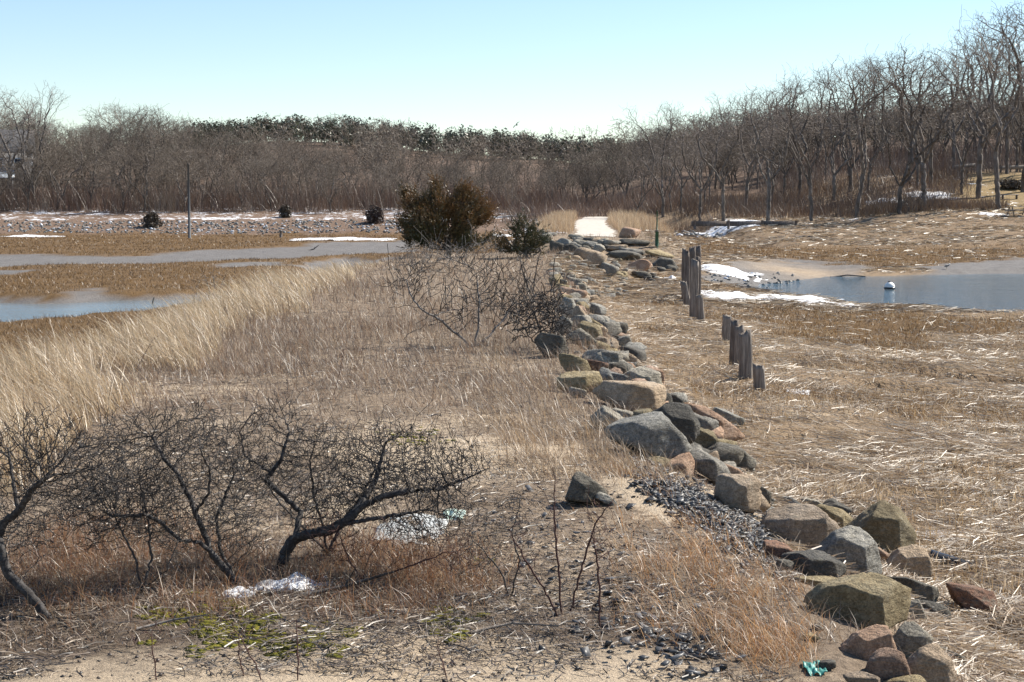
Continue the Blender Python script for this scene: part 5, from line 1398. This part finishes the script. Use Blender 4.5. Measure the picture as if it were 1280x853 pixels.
# ------------------------------------------------------------------ moss cushions
rng = R(80)
V, Fc = ico(1); Vs, Fs, o_ = [], [], 0
spots = [(rng.normal(285, 38), rng.normal(785, 14)) for _ in range(60)] + [(rng.normal(345, 30), rng.normal(800, 8)) for _ in range(34)] + [(rng.normal(240, 30), rng.normal(770, 9)) for _ in range(18)] + [(rng.normal(560, 18), rng.normal(783, 12)) for _ in range(20)] + [(rng.normal(520, 16), rng.normal(545, 6)) for _ in range(16)] + [(rng.normal(400, 30), rng.normal(800, 10)) for _ in range(14)] + [(340, 768), (470, 768), (600, 700)]
spots = [(px + rng.normal(0, 7), py + rng.normal(0, 2.5)) for px, py in spots for _ in range(7)]
for px, py in spots:
    g = hit(px, py); r = rng.uniform(.008, .042)
    D = V * np.array((r * rng.uniform(.8, 1.6), r * rng.uniform(.8, 1.4), r * .25)) * (1 + .25 * vnoise(V[:, 0] * 2 + px, V[:, 1] * 2 + py, V[:, 2], 4))[:, None]
    Vs.append(D + g); Fs.append(Fc + o_); o_ += len(V)
tag(obj('moss', mesh_np('moss', np.concatenate(Vs), [np.concatenate(Fs)], smooth=True), M_MOSS), 'yellow green moss cushions on the sand in front of the shrubs', 'moss', kind='stuff')

# ------------------------------------------------------------------ small things
# utility pole
g = hit(237, 298); s = g[1] / F; r = empty('utility_pole', tuple(g))
MB().tube([(0, 0, -.5), (.0, 0, 92 * s)], [.15, .105], 12).build('pole', M_POLE, r, True)
MB().tube([(0, 0, 92 * s), (0, 0, 92 * s + .06)], [.12, .08], 12).build('cap', M_DTIMBER, r)
MB().box((0, -.15, 2.2), (.1, .02, .25)).build('number_plate', M_POLE, r)
tag(r, 'bare grey utility pole standing at the far marsh edge', 'pole')
# stake
g = hit(351, 297); tag(MB().tube([(0, 0, -.2), (.02, 0, .35), (0, 0, .62)], [.16, .15, .13], 9).build('marsh_stake', M_DTIMBER, loc=tuple(g)), 'short dark stake at the far marsh edge right of pole', 'stake')
# driftwood
def drift(px, py, Lp, rpx, lab, seed, ang=.1, m=M_SHRUB2, fork=True):
    g = hit(px, py); s = g[1] / F; rng = R(seed); L = Lp * s
    P = np.array([(-L / 2 * math.cos(ang), 0, .02), (0, .1 * L, .05 + L * .04), (L / 2 * math.cos(ang), 0, .06 + L * math.sin(ang))]); b = MB().tube(P, np.array((1, .8, .4)) * rpx * s, 7)
    if fork: b.tube([P[1], P[1] + np.array((.12 * L, -.1 * L, .22 * L))], [rpx * s * .5, rpx * s * .15], 5); b.tube([P[1] * .5 + P[0] * .5, P[0] * .4 + np.array((0, .15 * L, .16 * L))], [rpx * s * .4, rpx * s * .12], 5)
    tag(b.build('driftwood', m, loc=tuple(g), smooth=True), lab, 'driftwood', 'driftwood on the flats')
drift(392, 313, 14, 1.0, 'pale forked driftwood branch on the left mud flat', 1, .4)
drift(413, 301, 8, 1.0, 'small dark driftwood piece on the far mud flat', 2, 0, M_DTIMBER, False)
drift(190, 384, 12, 1.6, 'reddish driftwood stump at the creek edge', 3, 1.1, M_TIMBER, False)
drift(1060, 347, 44, 1.2, 'long dark driftwood log at the far pool edge', 4, 0, M_DTIMBER, False)
drift(1005, 297, 22, 1.4, 'dark driftwood log on the right shore straw', 5, 0, M_DTIMBER, False)
drift(640, 796, 120, 2.0, 'long thin dead branch lying on the foreground sand', 6, .02, M_TIMBER)
drift(430, 750, 130, 3.2, 'dark dead branch lying beside the shrub snow', 7, .2, M_SHRUB)
drift(215, 790, 90, 1.8, 'pale dead branch lying in front of the moss', 8, .12, M_SHRUB2)
# shore timber
g = hit(930, 283); s = g[1] / F; b = MB()
r = empty('shore_timber', tuple(g))
for k in range(3): MB().box(((-44 + 44 * k) * s, k * .15, .25), (43 * s, .45, .5), rotm('Z', .03 * k)).build('beam', M_DTIMBER, r)
for k in range(4): MB().tube([((-62 + 42 * k) * s, -.4, -.3), ((-62 + 42 * k) * s, -.4, .6)], .13, 8).build('stake', M_DTIMBER, r)
tag(r, 'long low dark timber bulkhead along the right shore', 'bulkhead')
# green marker post
M_GREEN = mat_noise('green_paint', (.02, .06, .035), (.05, .12, .075), 6, .5, .2, .01)
g = hit(821, 309); s = g[1] / F; r = empty('marker_post', tuple(g))
MB().tube([(0, 0, -.3), (0, 0, 20 * s)], [2.2 * s, 2.2 * s], 14).build('sleeve', M_GREEN, r, True)
MB().tube([(0, 0, 20 * s), (0, 0, 45 * s)], [.9 * s, .8 * s], 10).build('pipe', M_GREEN, r, True)
MB().tube([(0, 0, 19.5 * s), (0, 0, 21 * s)], [2.5 * s, 2.5 * s], 14).build('collar', M_DTIMBER, r, True)
MB().tube([(0, 0, 45 * s), (0, 0, 46 * s)], [1.1 * s, 1.0 * s], 10).build('cap', M_DTIMBER, r, True)
tag(r, 'green metal post with a thick sleeve beside the track end', 'post')
# buoy
def mat_plain(name, c, rough=.5, spec=.4): return mat_noise(name, tuple(k * .88 for k in c), c, 5, rough, .15, .01, spec=spec)
M_WHITE = mat_plain('white_plastic', (.78, .77, .74)); M_BLACK = mat_plain('black_plastic', (.012, .012, .013), .25, .6)
x, y = at(1112, 362, WR); s = float(y) / F
r = empty('buoy', (float(x), float(y), WR)); rr = 6.5 * s
V, Fc = ico(3); obj('float', mesh_np('float', V * rr * np.array((1, 1, .95)) + (0, 0, rr * .5), [Fc], smooth=True), M_WHITE, r)
a = np.linspace(0, 2 * math.pi, 25)
MB().tube(np.stack([np.cos(a) * rr * .98, np.sin(a) * rr * .98, 0 * a + rr * .28], -1), .05, 6, False).build('band', M_BLACK, r, True)
MB().tube([(-.02, 0, rr * 1.4), (-.02, 0, rr * 1.62)], .07, 8).build('eye', M_BLACK, r)
tag(r, 'white round mooring buoy floating in the right pool', 'buoy')
# birds
M_CROW = mat_plain('black_feathers', (.012, .012, .014), .6); M_GULL = mat_plain('grey_feathers', (.30, .30, .31), .7); M_BILL = mat_plain('bill', (.25, .18, .05))
def flyer(px, py, Y, span_px, bank, lab):
    p = at_y(px, py, Y); s = Y / F; sp = span_px * s / 2
    r = empty('flying_bird', tuple(p)); r.rotation_euler = (0, -bank, .5)
    t = np.linspace(-1, 1, 9); b = MB().tube([(0, k * sp * .42, 0) for k in t], np.array((.03, .07, .1, .13, .14, .13, .1, .06, .03)) * sp, 10); b.build('body', M_CROW, r, True)
    for sx in (-1, 1):
        L = [(0, .2, .05), (.35, .26, .16), (.7, .16, .14), (1.0, -.06, .06)]; T = [(0, -.22, .05), (.35, -.16, .16), (.7, -.2, .14), (1.0, -.16, .06)]
        V = np.array([(sx * a_, b_, c_ + dz) for dz in (-.012, .012) for a_, b_, c_ in L + T]) * sp
        q = [(i, i + 1, i + 5, i + 4) for i in range(3)] + [(i + 8, i + 12, i + 13, i + 9) for i in range(3)] + [(i, i + 8, i + 9, i + 1) for i in range(3)] + [(i + 4, i + 5, i + 13, i + 12) for i in range(3)] + [(3, 11, 15, 7), (0, 4, 12, 8)]
        MB().add(V, q).build('wing', M_CROW, r)
    V = np.array([(x_, y_, z_) for z_ in (-.01, .01) for x_, y_ in ((-.05, -.35), (.05, -.35), (.16, -.62), (-.16, -.62))]) * sp
    MB().add(V, [(3, 2, 1, 0), (4, 5, 6, 7), (0, 1, 5, 4), (1, 2, 6, 5), (2, 3, 7, 6), (3, 0, 4, 7)]).build('tail', M_CROW, r)
    tag(r, lab, 'bird', 'black birds in flight')
flyer(645.5, 156.5, 120, 12, .75, 'black bird gliding in the sky above the hill crest')
flyer(725, 179, 125, 12, .6, 'black bird gliding against the treetops right of the first')
def stander(px, py, hpx, lab):
    g = hit(px, py); s = g[1] / F; h = hpx * s; r = empty('standing_gull', tuple(g))
    t = np.linspace(0, 1, 9); b = MB().tube([((-.75 + 1.5 * k) * h * .55, 0, h * (.5 + .12 * k)) for k in t], np.array((.02, .07, .15, .2, .21, .19, .15, .1, .07)) * h, 12); b.build('body', M_GULL, r, True)
    V, Fc = ico(2); obj('head', mesh_np('head', V * h * .12 + (h * .46, 0, h * .8), [Fc], smooth=True), M_WHITE, r)
    MB().tube([(h * .54, 0, h * .8), (h * .72, 0, h * .77)], [.03 * h, .008 * h], 6).build('bill', M_BILL, r)
    MB().tube([(-.4 * h, .17 * h, .56 * h), (0, .2 * h, .6 * h), (.3 * h, .15 * h, .62 * h)], [.02 * h, .09 * h, .05 * h], 6).build('wing', M_CROW, r)
    MB().tube([(-.4 * h, -.17 * h, .56 * h), (0, -.2 * h, .6 * h), (.3 * h, -.15 * h, .62 * h)], [.02 * h, .09 * h, .05 * h], 6).build('wing', M_CROW, r)
    for q in (-.05, .05): MB().tube([(.05 * h, q * h, 0), (.02 * h, q * h, .38 * h)], .015 * h, 5).build('leg', M_BILL, r)
    tag(r, lab, 'gull')
stander(1183, 337, 8, 'dark backed gull standing on the mud beyond the pool')
# black scrap: a curved piece of plastic pipe split lengthwise
g = hit(1190, 708); s = g[1] / F; n = 14; a = np.linspace(-.2, math.pi + .2, 12); V = []
for rr in (1.0, .86):
    for i in range(n):
        t = i / (n - 1); rad = 13 * s * rr * (1 - .35 * t)
        for q in a: V.append(((-26 + 52 * t) * s, rad * math.cos(q), rad * math.sin(q) * .85 + (4 - 9 * t) * s + .04))
V = np.array(V) @ rotm('Z', -.35).T; m_ = len(a); I = lambda l, i, j: l * n * m_ + i * m_ + j
q = [(I(0, i, j), I(0, i + 1, j), I(0, i + 1, j + 1), I(0, i, j + 1)) for i in range(n - 1) for j in range(m_ - 1)] + [(I(1, i, j + 1), I(1, i + 1, j + 1), I(1, i + 1, j), I(1, i, j)) for i in range(n - 1) for j in range(m_ - 1)]
q += [(I(0, i, j), I(1, i, j), I(1, i + 1, j), I(0, i + 1, j)) for i in range(n - 1) for j in (0, m_ - 1)] + [(I(0, i, j), I(0, i, j + 1), I(1, i, j + 1), I(1, i, j)) for i in (0, n - 1) for j in range(m_ - 1)]
tag(obj('plastic_scrap', mesh_np('plastic_scrap', V, [np.array(q)], smooth=True), M_BLACK, loc=tuple(g)), 'shiny black curved plastic scrap lying in straw at right', 'scrap')
# rags and sheets
def rag(px, py, w, h, c1, c2, lab, seed, name, th=.05):
    g = hit(px, py); s = g[1] / F; n = 22; t = np.linspace(-1, 1, n); U, Vv = np.meshgrid(t, t)
    dep = h * s / max(.15, (px_of(*g)[1] - HY) / F)
    X = U * w * s / 2 * (1 + .2 * vnoise(U * 1.5, Vv * 1.5, seed=seed)); Y = Vv * dep / 2 * (1 + .25 * vnoise(U * 1.5 + 9, Vv * 1.5, seed=seed))
    Z = height(X + g[0], Y + g[1]) - g[2] + th * (.6 + fbm(U * 2.5, Vv * 2.5, seed=seed, o=3))
    k = (np.arange(n - 1)[:, None] * n + np.arange(n - 1)[None, :]).ravel()
    keep = (np.hypot(U, Vv).ravel()[k] + .3 * fbm(U * 2, Vv * 2, seed=seed + 5).ravel()[k]) < 1.1
    k = k[keep]; me = mesh_np(name, np.stack([X, Y, Z], -1).reshape(-1, 3), [np.stack([k, k + 1, k + n + 1, k + n], -1)], smooth=True)
    o = obj(name, me, mat_noise(name + '_film', c1, c2, 6, .45, .3, .01, spec=.4), loc=tuple(g))
    md = o.modifiers.new('thick', 'SOLIDIFY'); md.thickness = .004
    return tag(o, lab, 'sheet' if 'sheet' in name else 'rag')
rag(516, 662, 84, 30, (.36, .37, .35), (.55, .55, .52), 'crumpled whitish plastic sheet on sand behind the leaning shrub', 3, 'plastic_sheet', .010)
rag(568, 644, 28, 12, (.35, .50, .42), (.55, .62, .55), 'pale green plastic sheet scrap beside the whitish sheet', 5, 'plastic_sheet_scrap', .03)
rag(1017, 836, 26, 14, (.03, .17, .15), (.07, .27, .23), 'small turquoise rag in the grass left of bottom stones', 7, 'cloth_rag', .018)

# ------------------------------------------------------------------ far things people made
M_ROOF = mat_noise('grey_shingle', (.05, .05, .055), (.10, .10, .105), 3, .9, .4, .03, 20, (1, 1, 4)); M_CLAP = mat_noise('white_clapboard', (.62, .62, .62), (.76, .76, .75), 2, .8, .5, .03, 6, (.3, .3, 8))
M_SHING = mat_noise('weathered_shingle', (.13, .13, .14), (.22, .22, .23), 3, .9, .5, .03, 10, (1, 1, 4)); M_BRICK = mat_noise('chimney_brick', (.13, .06, .045), (.22, .11, .08), 6, .9, .4, .02); M_GLASS = mat_plain('window_glass', (.03, .04, .05), .05, .6)
hx, hy = (5 - 640) / F * 232, 232.0; hz = h1(hx, hy)
r = empty('house', (hx, hy, hz)); r.rotation_euler = (0, 0, .25)
bz = CAMZ + (HY - 212) / F * 232 - hz; tz = CAMZ + (HY - 163) / F * 232 - hz
MB().box((0, 0, (bz + 2.6) / 2), (9, 7, bz + 2.6)).build('wall', M_SHING, r)
rf = MB().add([(-4.8, -3.9, bz + 2.5), (4.8, -3.9, bz + 2.5), (4.8, 0, tz), (-4.8, 0, tz), (-4.8, 3.9, bz + 2.5), (4.8, 3.9, bz + 2.5), (-4.8, -3.9, bz + 2.3), (4.8, -3.9, bz + 2.3), (4.8, 3.9, bz + 2.3), (-4.8, 3.9, bz + 2.3)],
              [(0, 1, 2, 3), (3, 2, 5, 4), (0, 3, 4, 9, 6), (2, 1, 7, 8, 5), (6, 7, 1, 0), (8, 9, 4, 5), (6, 9, 8, 7)]).build('roof', M_ROOF, r)
MB().box((-1.0, 0, tz + .4), (.9, .9, 1.8)).build('chimney', M_BRICK, rf)
for wx in (-2.6, 0, 2.6):
    w_ = MB().box((wx, -3.52, bz + .8), (1.1, .1, 1.5)).build('window', M_CLAP, r); MB().box((wx, -3.585, bz + .8), (.86, .04, 1.26)).build('pane', M_GLASS, w_)
for sx in (-4.53, 4.53): MB().box((sx, -3.45, (bz + 2.6) / 2), (.1, .3, bz + 2.5)).build('corner_board', M_CLAP, r)
pr = MB().add([(-4.5, -6.5, bz - 1.2), (2.2, -6.5, bz - 1.2), (2.2, -3.6, bz - .1), (-4.5, -3.6, bz - .1), (-4.5, -6.5, bz - 1.4), (2.2, -6.5, bz - 1.4), (2.2, -3.6, bz - .3), (-4.5, -3.6, bz - .3)], [(0, 1, 2, 3), (7, 6, 5, 4), (0, 4, 5, 1), (1, 5, 6, 2), (3, 2, 6, 7), (0, 3, 7, 4)]).build('porch_roof', mat_plain('pale_blue_metal', (.30, .36, .44), .4), r)
for q in (-4.2, -1.2, 1.9): MB().box((q, -6.3, (bz - 1.4) / 2), (.15, .15, bz - 1.4)).build('porch_post', M_CLAP, r)
tag(r, 'grey house with white corner boards half hidden in the left wood', 'house')
# guard rails
M_STEEL = mat_noise('galvanised_steel', (.30, .32, .34), (.45, .47, .49), 3, .45, .2, .01, spec=.5)
def guardrail(p0, p1, Y0, Y1, zt, m, lab, npost=6, rh=.32, name='guard_rail', step=None):
    A_ = at_y(p0[0], p0[1], Y0); B_ = at_y(p1[0], p1[1], Y1); r = empty(name, (A_[0], A_[1], h1(A_[0], A_[1]))); o_ = np.array(r.location)
    d = (B_ - A_); L = np.linalg.norm(d[:2]); ux = d / L
    prof = [(-.03, -.16), (.03, -.12), (.03, -.04), (-.03, 0), (.03, .04), (.03, .12), (-.03, .16)] if m is M_STEEL else [(-.06, -.16), (.06, -.16), (.06, .16), (-.06, .16)]
    nrm = np.array((-ux[1], ux[0], 0)); nrm /= np.linalg.norm(nrm)
    if nrm[1] > 0: nrm = -nrm
    for i in range(npost - 1):
        a_, b_ = A_ + d * i / (npost - 1), A_ + d * (i + .985) / (npost - 1); V = []
        for P_ in (a_, b_):
            for th in (0, -.03):
                V += [P_ - o_ + nrm * (u_ + th) + np.array((0, 0, w_ * rh / .32)) for u_, w_ in prof]
        k = len(prof)
        q = [(j, j + 1, 2 * k + j + 1, 2 * k + j) for j in range(k - 1)] + [(k + j + 1, k + j, 3 * k + j, 3 * k + j + 1) for j in range(k - 1)] + [(0, 2 * k, 3 * k, k), (k - 1, 2 * k - 1, 4 * k - 1, 3 * k - 1)]
        MB().add(V, q).build('rail', m, r)
    for i in range(npost):
        P_ = A_ + d * i / (npost - 1); gz = h1(P_[0], P_[1])
        MB().box(tuple(P_ - o_ - nrm * .16 + np.array((0, 0, (gz - P_[2]) / 2))), (.16, .16, P_[2] - gz + .4)).build('post', M_TIMBER, r)
    tag(r, lab, 'guard rail'); return r
guardrail((612, 273), (690, 267), 192, 196, 0, M_STEEL, 'grey steel guard rail beyond the cedars, running to the track', 7)
guardrail((1193, 209), (1219, 206.5), 199, 201, 0, M_TIMBER, 'wooden guard rail on the right hillside, left piece', 4, .5)
guardrail((1252, 210), (1300, 208), 200, 202, 0, M_TIMBER, 'wooden guard rail on the right hillside by the right edge', 5, .5)
# picnic table and bench
g = hit(1272, 270); s = g[1] / F; r = empty('picnic_table', tuple(g)); r.rotation_euler = (0, 0, .25); r.scale = (1.25,) * 3
for k in range(4): MB().box((0, -.3 + .2 * k, .74), (1.9, .185, .04)).build('top_board', M_TIMBER, r)
for sy in (-.7, .7): MB().box((0, sy, .45), (1.9, .26, .045)).build('seat', M_TIMBER, r)
for sx in (-.7, .7):
    MB().box((sx, 0, .40), (.05, 1.5, .09)).build('cross_brace', M_TIMBER, r)
    for sy in (-1, 1): MB().box((sx + .06, sy * .36, .36), (.05, .09, .9), rotm('X', sy * .45)).build('leg', M_TIMBER, r)
tag(r, 'wooden picnic table on the slope at the right edge', 'picnic table')
g = hit(1262, 249); r = empty('park_bench', tuple(g)); r.rotation_euler = (0, 0, .1)
MB().box((0, 0, .46), (2.0, .42, .08)).build('seat', M_TIMBER, r); MB().box((0, 0, .508), (1.9, .36, .012)).build('snow_cap', M_SNOW, r)
for sx in (-.8, .8): MB().box((sx, 0, .2), (.1, .36, .46)).build('leg', M_DTIMBER, r)
tag(r, 'low backless wooden bench above the picnic table', 'bench')
